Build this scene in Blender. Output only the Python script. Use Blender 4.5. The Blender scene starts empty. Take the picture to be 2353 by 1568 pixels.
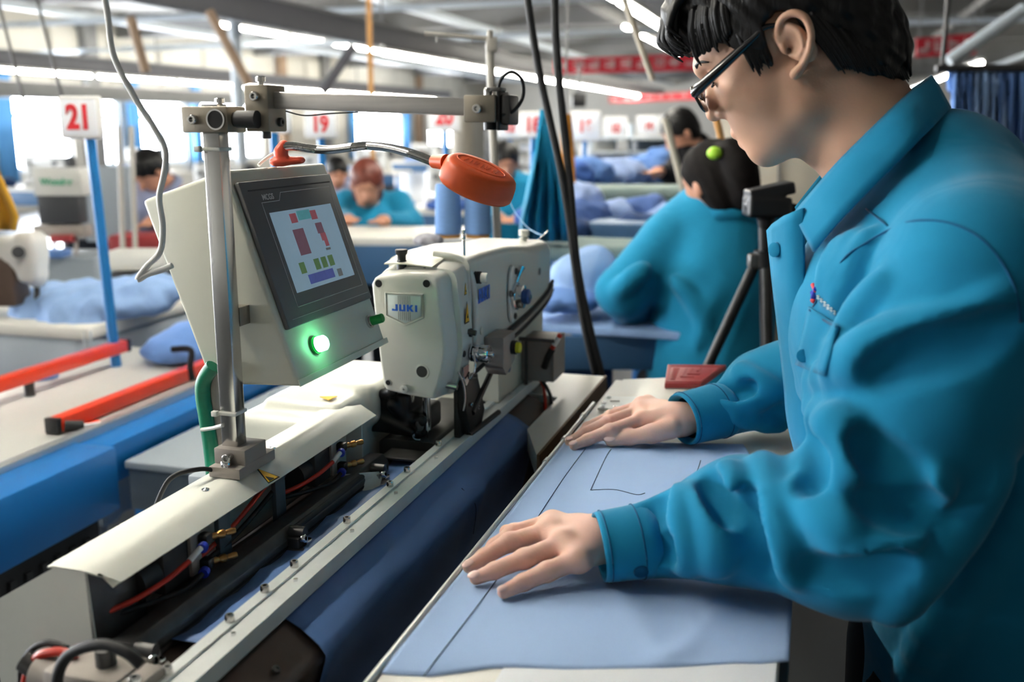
import bpy, bmesh, math, random
import numpy as np
from mathutils import Matrix, Vector, Euler

# ------------------------------------------------------------------ camera, world, exposure
FPX, CAMZ, PITCH, PHI = 2300.0, 1.43, math.radians(12.122), math.radians(16.65)
sc = bpy.context.scene
cam_d = bpy.data.cameras.new('camera'); cam = bpy.data.objects.new('camera', cam_d)
sc.collection.objects.link(cam); sc.camera = cam
cam.location = (0, 0, CAMZ); cam.rotation_euler = (math.pi/2 - PITCH, 0, 0)
cam_d.sensor_width = 36.0; cam_d.lens = 36.0*FPX/2353; cam_d.clip_start = .05; cam_d.clip_end = 200
cam_d.dof.use_dof = True; cam_d.dof.focus_distance = 1.15; cam_d.dof.aperture_fstop = 4.0
world = bpy.data.worlds.new('world'); sc.world = world; world.use_nodes = True
world.node_tree.nodes['Background'].inputs[0].default_value = (.80, .88, 1.0, 1)
world.node_tree.nodes['Background'].inputs[1].default_value = 1.0
sc.view_settings.view_transform = 'Standard'; sc.view_settings.look = 'None'
sc.view_settings.exposure = 1.85; sc.view_settings.gamma = 1.0
sc.view_settings.use_curve_mapping = False
cy = sc.cycles                              # light path lengths only
cy.max_bounces = 5; cy.diffuse_bounces = 2; cy.glossy_bounces = 2; cy.transmission_bounces = 5; cy.transparent_max_bounces = 6
cy.use_adaptive_sampling = True; cy.adaptive_threshold = .035
cy.use_light_tree = False
cy.caustics_reflective = False; cy.caustics_refractive = False
TUBE_POWER, WINDOW_POWER = 26.0, 20.0      # emission of the fluorescent tubes and of the daylit panes

# ------------------------------------------------------------------ helpers
COL = sc.collection
MF = Matrix.Rotation(-PHI, 4, 'Z')        # machine frame: x = towards the operator, y = along the rail, z = up
WF = Matrix.Identity(4)
def ray(px, py):
    u = (px-1176.5)/FPX; v = (784-py)/FPX
    return Vector((u, math.cos(PITCH)+v*math.sin(PITCH), -math.sin(PITCH)+v*math.cos(PITCH)))
def atY(px, py, Y): d = ray(px, py); return Vector((0, 0, CAMZ)) + d*(Y/d.y)
def atZ(px, py, z): d = ray(px, py); return Vector((0, 0, CAMZ)) + d*((z-CAMZ)/d.z)
MFI = MF.inverted()
def mA(px, py, a):                        # machine-frame point where the sight line meets the plane y = a
    d = MFI.to_3x3() @ ray(px, py); return Vector((0, 0, CAMZ)) + d*(a/d.y)
def mB(px, py, b):
    d = MFI.to_3x3() @ ray(px, py); return Vector((0, 0, CAMZ)) + d*(b/d.x)
def mZ(px, py, z): return MFI @ atZ(px, py, z)

def lin(c):
    c = c/255.0
    return c/12.92 if c <= .04045 else ((c+.055)/1.055)**2.4
MATS = {}
def mat(name, rgb, rough=.5, metal=0., var=.06, vs=8., bump=0., bs=200., spec=.5, coat=0., emit=0., sss=0., trans=0., sheen=0., stretch=None, ecol=None, alpha=1.):
    m = bpy.data.materials.new(name); m.use_nodes = True; MATS[name] = m
    nt = m.node_tree; n = nt.nodes; L = nt.links; p = n['Principled BSDF']
    c = [lin(x) for x in rgb]
    p.inputs['Roughness'].default_value = rough; p.inputs['Metallic'].default_value = metal
    p.inputs['Specular IOR Level'].default_value = spec; p.inputs['Coat Weight'].default_value = coat
    p.inputs['Base Color'].default_value = (*c, 1)
    if alpha < 1: p.inputs['Alpha'].default_value = alpha
    if trans: p.inputs['Transmission Weight'].default_value = trans
    if sheen: p.inputs['Sheen Weight'].default_value = sheen; p.inputs['Sheen Roughness'].default_value = .4
    if sss:
        p.inputs['Subsurface Weight'].default_value = sss
        p.inputs['Subsurface Radius'].default_value = (.009, .003, .0015); p.inputs['Subsurface Scale'].default_value = .6
    if emit:
        e = [lin(x) for x in (ecol or rgb)]
        p.inputs['Emission Color'].default_value = (*e, 1); p.inputs['Emission Strength'].default_value = emit
    tc = n.new('ShaderNodeTexCoord'); vec = tc.outputs['Object']
    if stretch:
        mp = n.new('ShaderNodeMapping'); mp.inputs['Scale'].default_value = stretch; L.new(vec, mp.inputs[0]); vec = mp.outputs[0]
    if var > 0:
        t = n.new('ShaderNodeTexNoise'); t.inputs['Scale'].default_value = vs; t.inputs['Detail'].default_value = 5
        L.new(vec, t.inputs['Vector'])
        r = n.new('ShaderNodeValToRGB'); L.new(t.outputs['Fac'], r.inputs[0])
        r.color_ramp.elements[0].position = .3; r.color_ramp.elements[1].position = .7
        r.color_ramp.elements[0].color = (*[x*(1-var) for x in c], 1)
        r.color_ramp.elements[1].color = (*[min(1, x*(1+var)) for x in c], 1)
        L.new(r.outputs[0], p.inputs['Base Color'])
    if bump > 0:
        t2 = n.new('ShaderNodeTexNoise'); t2.inputs['Scale'].default_value = bs; t2.inputs['Detail'].default_value = 3
        L.new(vec, t2.inputs['Vector'])
        b = n.new('ShaderNodeBump'); b.inputs['Strength'].default_value = bump; b.inputs['Distance'].default_value = .002
        L.new(t2.outputs['Fac'], b.inputs['Height']); L.new(b.outputs[0], p.inputs['Normal'])
    return m
def weave(name, rgb, scale=900., rough=.85, var=.05, vs=6., sheen=.15, bump=.25, wr=0., wrs=14.):
    """woven cloth: fine crossed threads as relief, optional soft creases"""
    m = mat(name, rgb, rough=rough, var=var, vs=vs, sheen=sheen, spec=.2)
    nt = m.node_tree; n = nt.nodes; L = nt.links; p = n['Principled BSDF']
    tc = n.new('ShaderNodeTexCoord')
    w1 = n.new('ShaderNodeTexNoise'); w1.inputs['Scale'].default_value = scale; w1.inputs['Detail'].default_value = 2
    L.new(tc.outputs['Object'], w1.inputs['Vector'])
    b = n.new('ShaderNodeBump'); b.inputs['Strength'].default_value = bump; b.inputs['Distance'].default_value = .0006
    L.new(w1.outputs['Fac'], b.inputs['Height']); last = b
    if wr:
        t = n.new('ShaderNodeTexNoise'); t.inputs['Scale'].default_value = wrs; t.inputs['Detail'].default_value = 2; t.inputs['Distortion'].default_value = .8
        L.new(tc.outputs['Object'], t.inputs['Vector'])
        b2 = n.new('ShaderNodeBump'); b2.inputs['Strength'].default_value = wr; b2.inputs['Distance'].default_value = .02
        L.new(t.outputs['Fac'], b2.inputs['Height']); L.new(b.outputs[0], b2.inputs['Normal']); last = b2
    L.new(last.outputs[0], p.inputs['Normal'])
    return m

class MB:
    """collects geometry in frame coordinates"""
    def __init__(s): s.v = []; s.f = []
    def raw(s, v, f):
        o = len(s.v); s.v += [Vector(x) for x in v]; s.f += [tuple(i+o for i in q) for q in f]; return s
    def bm(s, bm, M=None):
        if M is not None: bm.transform(M)
        bm.verts.index_update()
        s.raw([v.co.copy() for v in bm.verts], [[v.index for v in f.verts] for f in bm.faces]); bm.free(); return s
    def box(s, c, d, R=None, bev=0., seg=2):
        bm = bmesh.new(); bmesh.ops.create_cube(bm, size=1)
        bm.transform(Matrix.Diagonal((*d, 1)))
        if bev: bmesh.ops.bevel(bm, geom=list(bm.edges), offset=bev, segments=seg, affect='EDGES', profile=.5)
        M = Matrix.Translation(c) @ (R.to_4x4() if R is not None else Matrix.Identity(4))
        return s.bm(bm, M)
    def span(s, p, q, bev=0., seg=2):     # box between two corners
        p = Vector(p); q = Vector(q); d = q-p
        return s.box((p+q)/2, [abs(x) for x in d], bev=bev, seg=seg)
    def cyl(s, p, q, r, r2=None, n=20, cap=True):
        p = Vector(p); q = Vector(q); r2 = r if r2 is None else r2
        return s.lathe(p, q-p, [(0, r), ((q-p).length, r2)], n, cap)
    def lathe(s, o, axis, prof, n=24, cap=True):     # prof: (distance along axis, radius)
        o = Vector(o); ax = Vector(axis).normalized(); t = Vector((0, 0, 1)) if abs(ax.z) < .9 else Vector((1, 0, 0))
        e1 = ax.cross(t).normalized(); e2 = ax.cross(e1)
        v = []; f = []
        for h, r in prof:
            for i in range(n):
                an = 2*math.pi*i/n; v.append(o + ax*h + (e1*math.cos(an) + e2*math.sin(an))*max(r, 1e-5))
        for k in range(len(prof)-1):
            for i in range(n):
                j = (i+1) % n; f.append((k*n+i, k*n+j, (k+1)*n+j, (k+1)*n+i))
        if cap: f.append(tuple(reversed(range(n)))); f.append(tuple(range((len(prof)-1)*n, len(prof)*n)))
        return s.raw(v, [tuple(reversed(q)) for q in f])
    def tube(s, pts, r, n=10, sm=0, rs=None, cap=True, flat=1.):
        pts = [Vector(p) for p in pts]
        if sm: pts, rs = smooth_path(pts, sm, rs)
        v = []; f = []; N = len(pts); up = None
        for i, p in enumerate(pts):
            t = (pts[min(i+1, N-1)]-pts[max(i-1, 0)]).normalized()
            if up is None: up = Vector((0, 0, 1)) if abs(t.z) < .9 else Vector((1, 0, 0))
            e1 = t.cross(up).normalized(); e2 = e1.cross(t).normalized(); up = e2
            rr = rs[i] if rs else r
            for k in range(n):
                an = 2*math.pi*k/n; v.append(p + (e1*math.cos(an) + e2*math.sin(an)*flat)*rr)
        for i in range(N-1):
            for k in range(n):
                j = (k+1) % n; f.append((i*n+k, i*n+j, (i+1)*n+j, (i+1)*n+k))
        if cap: f.append(tuple(reversed(range(n)))); f.append(tuple(range((N-1)*n, N*n)))
        return s.raw(v, f)
    def prism(s, poly, d, bev=0., seg=2):  # polygon (3-D points) swept along d
        d = Vector(d); n = len(poly); poly = [Vector(p) for p in poly]
        nor = sum(((poly[i]-poly[0]).cross(poly[(i+1) % n]-poly[0]) for i in range(1, n)), Vector())
        if nor.dot(d) > 0: poly = poly[::-1]
        v = poly + [p+d for p in poly]
        f = [tuple(range(n)), tuple(range(2*n-1, n-1, -1))] + [((i+1) % n, i, i+n, (i+1) % n+n) for i in range(n)]
        if bev:
            bm = bmesh.new(); bv = [bm.verts.new(p) for p in v]
            for q in f: bm.faces.new([bv[i] for i in q])
            bmesh.ops.bevel(bm, geom=list(bm.edges), offset=bev, segments=seg, affect='EDGES', profile=.5)
            return s.bm(bm)
        return s.raw(v, f)
    def loft(s, rings, cap=True, closed=True):       # rings of equal point count
        v = [p for r in rings for p in r]; n = len(rings[0]); f = []
        for k in range(len(rings)-1):
            for i in range(n if closed else n-1):
                j = (i+1) % n; f.append((k*n+i, k*n+j, (k+1)*n+j, (k+1)*n+i))
        if cap and closed: f.append(tuple(reversed(range(n)))); f.append(tuple(range((len(rings)-1)*n, len(rings)*n)))
        return s.raw(v, f)
    def sheet(s, grid, th, nrm=None):      # grid of points with thickness th (offset against the normals)
        R = len(grid); C = len(grid[0]); g = [[Vector(p) for p in r] for r in grid]; top = []; bot = []
        for i in range(R):
            for j in range(C):
                du = g[min(i+1, R-1)][j]-g[max(i-1, 0)][j]; dv = g[i][min(j+1, C-1)]-g[i][max(j-1, 0)]
                n = du.cross(dv); n = n.normalized() if n.length > 1e-12 else Vector((0, 0, 1))
                top.append(g[i][j]); bot.append(g[i][j]-n*th)
        f = []; o = R*C
        for i in range(R-1):
            for j in range(C-1):
                a = i*C+j; f.append((a, a+C, a+C+1, a+1)); f.append((a+o, a+1+o, a+C+1+o, a+C+o))
        for j in range(C-1):
            f.append((j, j+1, j+1+o, j+o)); a = (R-1)*C+j; f.append((a+1, a, a+o, a+1+o))
        for i in range(R-1):
            a = i*C; f.append((a+C, a, a+o, a+C+o)); a = i*C+C-1; f.append((a, a+C, a+C+o, a+o))
        return s.raw(top+bot, f)
    def ball(s, c, r, n=16, m=10, R=None):
        r = (r, r, r) if not hasattr(r, '__len__') else r
        bm = bmesh.new(); bmesh.ops.create_uvsphere(bm, u_segments=n, v_segments=m, radius=1)
        M = Matrix.Translation(c) @ (R.to_4x4() if R is not None else Matrix.Identity(4)) @ Matrix.Diagonal((*r, 1))
        return s.bm(bm, M)
    def bolt(s, p, ax, r=.004, h=.004, n=14):        # socket-head screw with its hexagonal recess
        p = Vector(p); ax = Vector(ax).normalized()
        return s.lathe(p, ax, [(0, r), (h*.85, r), (h, r*.86), (h, r*.5), (h*.5, r*.48), (h*.5, 0)], n, cap=False)

def smooth_path(pts, n, rs=None):
    out = []; ro = []; N = len(pts)
    for i in range(N-1):
        p0 = pts[max(i-1, 0)]; p1 = pts[i]; p2 = pts[i+1]; p3 = pts[min(i+2, N-1)]
        for k in range(n):
            t = k/n; out.append(.5*((2*p1)+(p2-p0)*t+(2*p0-5*p1+4*p2-p3)*t*t+(3*p1-p0-3*p2+p3)*t**3))
            if rs: ro.append(rs[i]+(rs[i+1]-rs[i])*t)
    out.append(pts[-1])
    if rs: ro.append(rs[-1])
    return out, (ro if rs else None)

TM = {}
def tag(o, label=None, cat=None, group=None, kind=None):
    if label: o['label'] = label
    if cat: o['category'] = cat
    if group: o['group'] = group
    if kind: o['kind'] = kind
    return o
def thing(name, label, cat, base, rz=0., group=None, frame=WF):
    o = bpy.data.objects.new(name, None); COL.objects.link(o); o.empty_display_size = .05
    M = frame @ Matrix.Translation(base) @ Matrix.Rotation(rz, 4, 'Z')
    o.matrix_basis = M; TM[o.name] = M
    return tag(o, label, cat, group)
def mesh_of(mb, M, name, smooth=40):
    me = bpy.data.meshes.new(name); me.from_pydata([M @ v for v in mb.v], [], mb.f)
    me.validate(); me.update()
    if smooth:
        me.shade_smooth()
        if smooth < 180: me.set_sharp_from_angle(angle=math.radians(smooth))
    return me
def part(parent, name, mb, m, frame=WF, smooth=40, label=None):
    M = TM[parent.name]
    me = mesh_of(mb, M.inverted() @ frame, name, smooth); me.materials.append(MATS[m] if isinstance(m, str) else m)
    o = bpy.data.objects.new(name, me); COL.objects.link(o); o.parent = parent; TM[o.name] = M
    if label: o['label'] = label
    return o
def single(name, mb, m, label=None, cat=None, frame=WF, group=None, kind=None, smooth=40, base=None):
    vs = [frame @ v for v in mb.v]
    if base is None:
        xs = [v.x for v in vs]; ys = [v.y for v in vs]; zs = [v.z for v in vs]
        base = Vector(((min(xs)+max(xs))/2, (min(ys)+max(ys))/2, min(zs)))
    M = Matrix.Translation(base)
    me = mesh_of(mb, M.inverted() @ frame, name, smooth); me.materials.append(MATS[m] if isinstance(m, str) else m)
    o = bpy.data.objects.new(name, me); COL.objects.link(o); o.matrix_basis = M; TM[o.name] = M
    return tag(o, label, cat, group, kind)
def dup(root, M, label=None, group=None, cat=None):
    """copy of a thing with its parts, placed by matrix M"""
    r = root.copy(); COL.objects.link(r); r.matrix_basis = M; TM[r.name] = M
    if label: r['label'] = label
    if group: r['group'] = group
    def rec(src, dst):
        for ch in list(src.children):
            c = ch.copy(); COL.objects.link(c); c.parent = dst; TM[c.name] = M
            rec(ch, c)
    rec(root, r)
    return r
def text(parent, name, body, m, origin, ex, ey, size, thick=.0004, bold=0., frame=WF, sx=1., align='CENTER', label=None):
    """lettering as real relief: origin, x direction, y direction in frame coordinates"""
    cu = bpy.data.curves.new(name, 'FONT'); cu.body = body; cu.size = size; cu.extrude = thick; cu.offset = bold
    cu.align_x = align; cu.align_y = 'CENTER'
    tmp = bpy.data.objects.new(name+'_font', cu); COL.objects.link(tmp); bpy.context.view_layer.update()
    me = bpy.data.meshes.new_from_object(tmp.evaluated_get(bpy.context.evaluated_depsgraph_get()))
    bpy.data.objects.remove(tmp); bpy.data.curves.remove(cu)
    me.materials.clear(); me.materials.append(MATS[m])
    o = bpy.data.objects.new(name, me); COL.objects.link(o)
    ex = Vector(ex).normalized(); ey = Vector(ey); ey = (ey-ex*ey.dot(ex)).normalized(); ez = ex.cross(ey)
    M = Matrix((ex*sx, ey, ez)).transposed().to_4x4(); M.translation = Vector(origin)
    if parent is not None:
        o.parent = parent; o.matrix_basis = TM[parent.name].inverted() @ frame @ M
    else: o.matrix_basis = frame @ M
    if label: o['label'] = label
    return o

# ---- implicit surfaces: smooth unions of limbs and lumps, polygonised with surface nets
class SDF:
    def __init__(s, lo, hi, h):
        s.lo = np.array(lo, float); s.h = h; s.n = np.ceil((np.array(hi)-s.lo)/h).astype(int)+1
        s.D = np.full(tuple(s.n), 1.0, np.float32)
    def sub(s, lo, hi):
        i0 = np.clip(np.floor((np.array(lo)-s.lo)/s.h).astype(int), 0, s.n); i1 = np.clip(np.ceil((np.array(hi)-s.lo)/s.h).astype(int)+1, 0, s.n)
        if np.any(i1 <= i0): return None, None
        ax = [(s.lo[k]+np.arange(i0[k], i1[k])*s.h).astype(np.float32) for k in range(3)]
        P = np.meshgrid(*ax, indexing='ij')
        return tuple(slice(i0[k], i1[k]) for k in range(3)), P
    def put(s, sl, d, k, op):
        D = s.D[sl]; d = d.astype(np.float32)
        if op == 'u':
            h = np.maximum(k-np.abs(D-d), 0)/k; s.D[sl] = np.minimum(D, d)-h*h*k*.25
        elif op == 's':
            d = -d; h = np.maximum(k-np.abs(D-d), 0)/k; s.D[sl] = np.maximum(D, d)+h*h*k*.25
        else:
            h = np.maximum(k-np.abs(D-d), 0)/k; s.D[sl] = np.maximum(D, d)+h*h*k*.25
    def cone(s, p, q, r0, r1, k=.01, op='u', sq=None):   # tapered limb; sq = (axis, factor) flattens it
        p = np.array(p, float); q = np.array(q, float); m = max(r0, r1)*(1.6 if sq else 1)+k*1.5+s.h*2
        sl, P = s.sub(np.minimum(p, q)-m, np.maximum(p, q)+m)
        if sl is None: return s
        X = [P[i]-p[i] for i in range(3)]; d = q-p
        if sq is not None:
            a = np.array(sq[0], float); a /= np.linalg.norm(a); w = sum(X[i]*a[i] for i in range(3))*(sq[1]-1)
            X = [X[i]+w*a[i] for i in range(3)]; d = d+a*(d@a)*(sq[1]-1)
        L = max(d@d, 1e-12)
        t = np.clip(sum(X[i]*d[i] for i in range(3))/L, 0, 1)
        dist = np.sqrt(sum((X[i]-t*d[i])**2 for i in range(3)))-(r0+(r1-r0)*t)
        s.put(sl, dist, k, op); return s
    def path(s, pts, rs, k=.01, op='u', sm=0, sq=None):
        pts = [Vector(p) for p in pts]; rs = list(rs) if hasattr(rs, '__len__') else [rs]*len(pts)
        if sm: pts, rs = smooth_path(pts, sm, rs)
        for i in range(len(pts)-1): s.cone(pts[i], pts[i+1], rs[i], rs[i+1], k, op, sq)
        return s
    def ell(s, c, r, R=None, k=.01, op='u'):             # ellipsoid with radii r, rotation R (columns = axes)
        c = np.array(c, float); m = max(r)+k*1.5+s.h*2
        sl, P = s.sub(c-m, c+m)
        if sl is None: return s
        X = [P[i]-c[i] for i in range(3)]
        if R is not None:
            A = np.array(R, float); X = [sum(X[i]*A[i][j] for i in range(3)) for j in range(3)]
        k0 = np.sqrt(sum((X[i]/r[i])**2 for i in range(3))); k1 = np.sqrt(sum((X[i]/r[i]**2)**2 for i in range(3)))+1e-9
        s.put(sl, np.where(k0 < 1e-4, -min(r), k0*(k0-1)/k1), k, op); return s
    def rbox(s, c, hd, rr, R=None, k=.01, op='u'):       # rounded box, half sizes hd
        c = np.array(c, float); m = np.linalg.norm(hd)+k*1.5+s.h*2
        sl, P = s.sub(c-m, c+m)
        if sl is None: return s
        X = [P[i]-c[i] for i in range(3)]
        if R is not None:
            A = np.array(R, float); X = [sum(X[i]*A[i][j] for i in range(3)) for j in range(3)]
        q = [np.abs(X[i])-hd[i]+rr for i in range(3)]
        d = np.sqrt(sum(np.maximum(x, 0)**2 for x in q))+np.minimum(np.maximum(np.maximum(q[0], q[1]), q[2]), 0)-rr
        s.put(sl, d, k, op); return s
    def plane(s, p, n, k=.004):                          # keep the side opposite to n
        n = np.array(n, float); n /= np.linalg.norm(n); sl, P = s.sub(s.lo, s.lo+s.n*s.h)
        s.put(sl, sum((P[i]-p[i])*n[i] for i in range(3)), k, 'i'); return s
    def waves(s, amp, fs, seed=0):                       # soft random undulation of the surface
        rg = np.random.RandomState(seed); sl, P = s.sub(s.lo, s.lo+s.n*s.h); a = 0
        for f in fs:
            for _ in range(3):
                d = rg.normal(size=3); d /= np.linalg.norm(d); a = a+np.sin(f*sum(P[i]*d[i] for i in range(3))+rg.rand()*6.28)/3
        s.D[sl] += (amp*a/len(fs)).astype(np.float32); return s
    def disp(s, fn):
        sl, P = s.sub(s.lo, s.lo+s.n*s.h); s.D[sl] += fn(*P).astype(np.float32); return s
    def mesh(s):
        D = s.D; D = np.pad(D, 1, constant_values=1.0); lo = s.lo-s.h
        S = D < 0; nx, ny, nz = D.shape
        cs = [(0,0,0),(1,0,0),(0,1,0),(1,1,0),(0,0,1),(1,0,1),(0,1,1),(1,1,1)]
        cnt = sum(S[c[0]:nx-1+c[0], c[1]:ny-1+c[1], c[2]:nz-1+c[2]].astype(np.int8) for c in cs)
        act = np.argwhere((cnt > 0) & (cnt < 8))
        idx = np.full((nx-1, ny-1, nz-1), -1, np.int32); idx[tuple(act.T)] = np.arange(len(act))
        val = np.stack([D[act[:,0]+c[0], act[:,1]+c[1], act[:,2]+c[2]] for c in cs], 1)
        acc = np.zeros((len(act), 3)); w = np.zeros(len(act))
        for a in range(8):
            for b in range(a+1, 8):
                if sum(abs(cs[a][k]-cs[b][k]) for k in range(3)) != 1: continue
                va = val[:,a]; vb = val[:,b]; m = (va < 0) != (vb < 0)
                t = np.where(m, va/np.where(m, va-vb, 1), 0)
                p = np.array(cs[a])+t[:,None]*(np.array(cs[b])-np.array(cs[a])); acc += p*m[:,None]; w += m
        V = lo+(act+acc/w[:,None])*s.h; F = []
        for ax in range(3):
            A = [slice(None)]*3; B = [slice(None)]*3; A[ax] = slice(0, -1); B[ax] = slice(1, None)
            s0 = S[tuple(A)]; s1 = S[tuple(B)]; e = np.argwhere(s0 != s1)
            u, v = [(1,2),(2,0),(0,1)][ax]
            e = e[(e[:,u] > 0) & (e[:,v] > 0)]
            def I(du, dv):
                q = e.copy(); q[:,u] -= du; q[:,v] -= dv; return idx[tuple(q.T)]
            q = np.stack([I(0,0), I(1,0), I(1,1), I(0,1)], 1)
            fl = s0[tuple(e.T)]; q[~fl] = q[~fl][:,::-1]; F.append(q)
        F = np.concatenate(F); return V, F
    def to(s, mb):
        V, F = s.mesh(); mb.raw([tuple(v) for v in V], [tuple(q) for q in F]); return mb

# ------------------------------------------------------------------ materials
mat('white_paint', (220,220,210), .38, var=.015, vs=4, coat=.15)
mat('cream_paint', (222,222,206), .42, var=.02, vs=9)
mat('cover_white', (238,239,228), .45, var=.03, vs=14)
mat('aluminium', (196,200,200), .36, metal=.85, var=.05, vs=30, stretch=(60,1,60))
mat('rail_white', (236,240,238), .4, metal=.0, var=.04, vs=30)
mat('bright_steel', (205,203,200), .22, metal=1., var=.05, vs=25)
mat('brushed_bar', (222,217,212), .34, metal=.6, var=.1, vs=9, stretch=(1,18,18))
mat('nickel_block', (158,149,134), .48, metal=.55, var=.05, vs=30, bump=.1, bs=300)
mat('grey_block', (160,152,145), .6, metal=.15, var=.05, vs=40)
mat('rod_steel', (232,232,228), .3, metal=.45, var=.03)
mat('chrome', (225,226,228), .1, metal=1., var=0)
mat('dark_steel', (88,87,86), .42, metal=.6, var=.2, vs=40)
mat('gun_metal', (58,57,57), .5, metal=.4, var=.2, vs=40)
mat('black_plastic', (18,18,20), .42, var=.1, vs=30)
mat('black_rubber', (22,22,24), .6, var=.1, vs=30)
mat('hole_black', (9,9,10), .7, var=0)
mat('brown_plate', (104,88,78), .38, metal=.35, var=.12, vs=10)
mat('blue_paint', (22,112,186), .35, var=.04, vs=5)
mat('blue_pole_paint', (26,118,188), .35, var=.03)
mat('orange_paint', (232,62,26), .33, var=.03, coat=.2)
mat('lamp_orange', (232,94,40), .45, var=.02, bump=.05, bs=500)
mat('coral_plastic', (240,92,66), .4, var=.02)
mat('conveyor_top', (188,188,184), .6, var=.04, vs=4)
mat('panel_grey', (150,160,168), .55, var=.05, vs=3)
mat('panel_dark', (78,90,100), .55, var=.05, vs=3)
mat('mesh_black', (16,17,20), .7, var=.4, vs=90)
mat('table_white', (226,224,216), .42, var=.025, vs=6)
mat('table_edge_brown', (112,84,56), .55, var=.1, vs=12, stretch=(1,8,1))
mat('paper_white', (236,240,246), .6, var=.01)
mat('red_plastic', (158,52,54), .45, var=.05, vs=30)
mat('brass', (186,140,84), .3, metal=1., var=.08, vs=30)
mat('copper_tone', (170,110,80), .35, metal=1., var=.08, vs=30)
mat('red_tube', (206,52,30), .35, var=.05)
mat('blue_ring', (36,60,190), .4, var=0)
mat('white_cable', (232,232,230), .45, var=.02)
mat('green_wrap', (0,128,96), .4, var=.08, vs=30, stretch=(1,1,6))
mat('grey_hose', (170,166,158), .5, var=.05)
mat('cable_tie', (226,226,220), .4, var=.02)
mat('label_yellow', (240,186,30), .5, var=.02)
mat('label_black', (24,22,20), .6, var=0)
mat('yellow_button', (222,216,40), .4, var=0)
mat('blue_button', (30,80,150), .3, var=0)
mat('green_button', (20,150,66), .35, var=.02)
mat('green_glow', (120,255,190), .3, var=0, emit=5.0, ecol=(120,255,175))
mat('bezel_grey', (104,104,106), .45, var=.02)
mat('bezel_side', (74,74,78), .5, var=.02)
mat('bezel_dark', (40,40,43), .5, var=0)
mat('print_white', (205,205,205), .5, var=0)
mat('screen_bg', (132,156,170), .3, var=.06, vs=30, emit=.10, ecol=(150,180,200))
mat('screen_red', (176,96,108), .3, var=.1, vs=90, emit=.07)
mat('screen_maroon', (128,92,108), .3, var=.1, vs=90, emit=.07)
mat('screen_teal', (100,176,182), .3, var=.1, vs=90, emit=.07)
mat('screen_green', (104,140,88), .3, var=.15, vs=90, emit=.07)
mat('screen_blue', (88,100,172), .3, var=.1, vs=90, emit=.07)
mat('juki_blue', (24,104,216), .4, var=0)
mat('badge_silver', (206,216,216), .35, metal=.2, var=.03, vs=20)
mat('oil_window', (60,100,150), .1, var=.05)
weave('cloth_blue', (170,198,240), var=.03, vs=3, wr=.05, wrs=9)
m_ = weave('cloth_drape', (92,130,190), var=.04, vs=4, rough=.5); m_.node_tree.nodes['Principled BSDF'].inputs['Specular IOR Level'].default_value = .45
weave('cloth_mid', (104,142,204), var=.08, vs=6, wr=.3, wrs=16)
weave('cloth_light', (150,182,228), var=.08, vs=6, wr=.3, wrs=16)
weave('cloth_deep', (66,100,170), var=.12, vs=6, wr=.3, wrs=16)
weave('cloth_navy', (48,72,116), var=.15, vs=8, wr=.3, wrs=16)
weave('denim', (92,120,182), var=.25, vs=7, wr=.3, wrs=16)
weave('denim_pale', (156,178,222), var=.2, vs=7, wr=.3, wrs=16)
weave('jacket_teal', (22,130,172), var=.05, vs=5, scale=1300, wr=.16, wrs=13)
weave('jacket_dark', (12,84,124), var=.05, vs=5, scale=1300)
weave('worker_teal', (26,132,172), var=.06, vs=6, wr=.25, wrs=10)
weave('black_cloth', (20,20,24), var=.2, vs=8)
weave('grey_cloth', (150,158,188), var=.06, vs=8, wr=.25, wrs=12)
weave('trouser_navy', (16,22,32), var=.15, vs=8)
weave('pad_green', (132,150,146), var=.06, vs=6)
weave('yellow_cloth', (196,150,52), var=.1, vs=8)
weave('orange_cloth', (206,136,52), var=.1, vs=8)
mat('thread_blue', (112,152,208), .8, var=.06, vs=60, bump=.3, bs=600, stretch=(1,1,8))
mat('thread_line', (44,62,104), .8, var=0)
mat('thread_pale', (150,190,225), .7, var=0)
mat('cone_tan', (190,140,80), .7, var=.05)
def skin(name, rgb, ss):
    m = mat(name, rgb, .5, var=.05, vs=22, bump=.12, bs=420, spec=.35, sss=ss)
    return m
skin('skin', (208,164,138), .12)
skin('skin_hand', (232,186,168), .12)
skin('skin_far', (196,142,116), 0)
mat('lip', (186,118,112), .42, var=.05, vs=60)
mat('nail', (244,206,196), .2, var=.02)
mat('hair_black', (12,10,10), .46, var=.3, vs=60, stretch=(1,1,.2), bump=.5, bs=240, spec=.35)
mat('hair_brown', (20,16,15), .8, var=.3, vs=60, spec=.15)
mat('hair_auburn', (104,46,32), .5, var=.2, vs=40)
mat('lime', (170,224,60), .5, var=0)
mat('frame_black', (14,13,16), .25, var=0, coat=.3)
mat('lens_glass', (235,232,250), .03, var=0, trans=1., spec=.5)
mat('sign_white', (232,232,230), .4, var=.02)
mat('sign_red', (214,40,50), .5, var=0)
mat('banner_red', (206,34,52), .6, var=.05, vs=2)
mat('banner_text', (236,206,206), .6, var=0)
mat('thread_red', (205,40,50), .7, var=0)
mat('thread_royal', (40,60,180), .7, var=0)
mat('thread_silver', (196,208,210), .7, var=0)
mat('logo_green', (40,160,120), .5, var=0)
mat('wall_paint', (196,192,182), .8, var=.06, vs=.7)
mat('wall_panel', (205,202,192), .7, var=.04, vs=1.2)
mat('column_brown', (150,126,104), .7, var=.1, vs=3)
mat('ceiling_paint', (176,174,170), .85, var=.08, vs=.6)
mat('beam_grey', (128,128,128), .6, var=.08, vs=1.5)
mat('trunk_grey', (84,84,90), .5, var=.06, vs=2)
mat('pipe_pale', (196,206,214), .4, var=.04)
mat('floor_paint', (58,62,66), .35, var=.12, vs=1.3)
mat('window_frame', (210,222,232), .5, var=.02)
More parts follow.
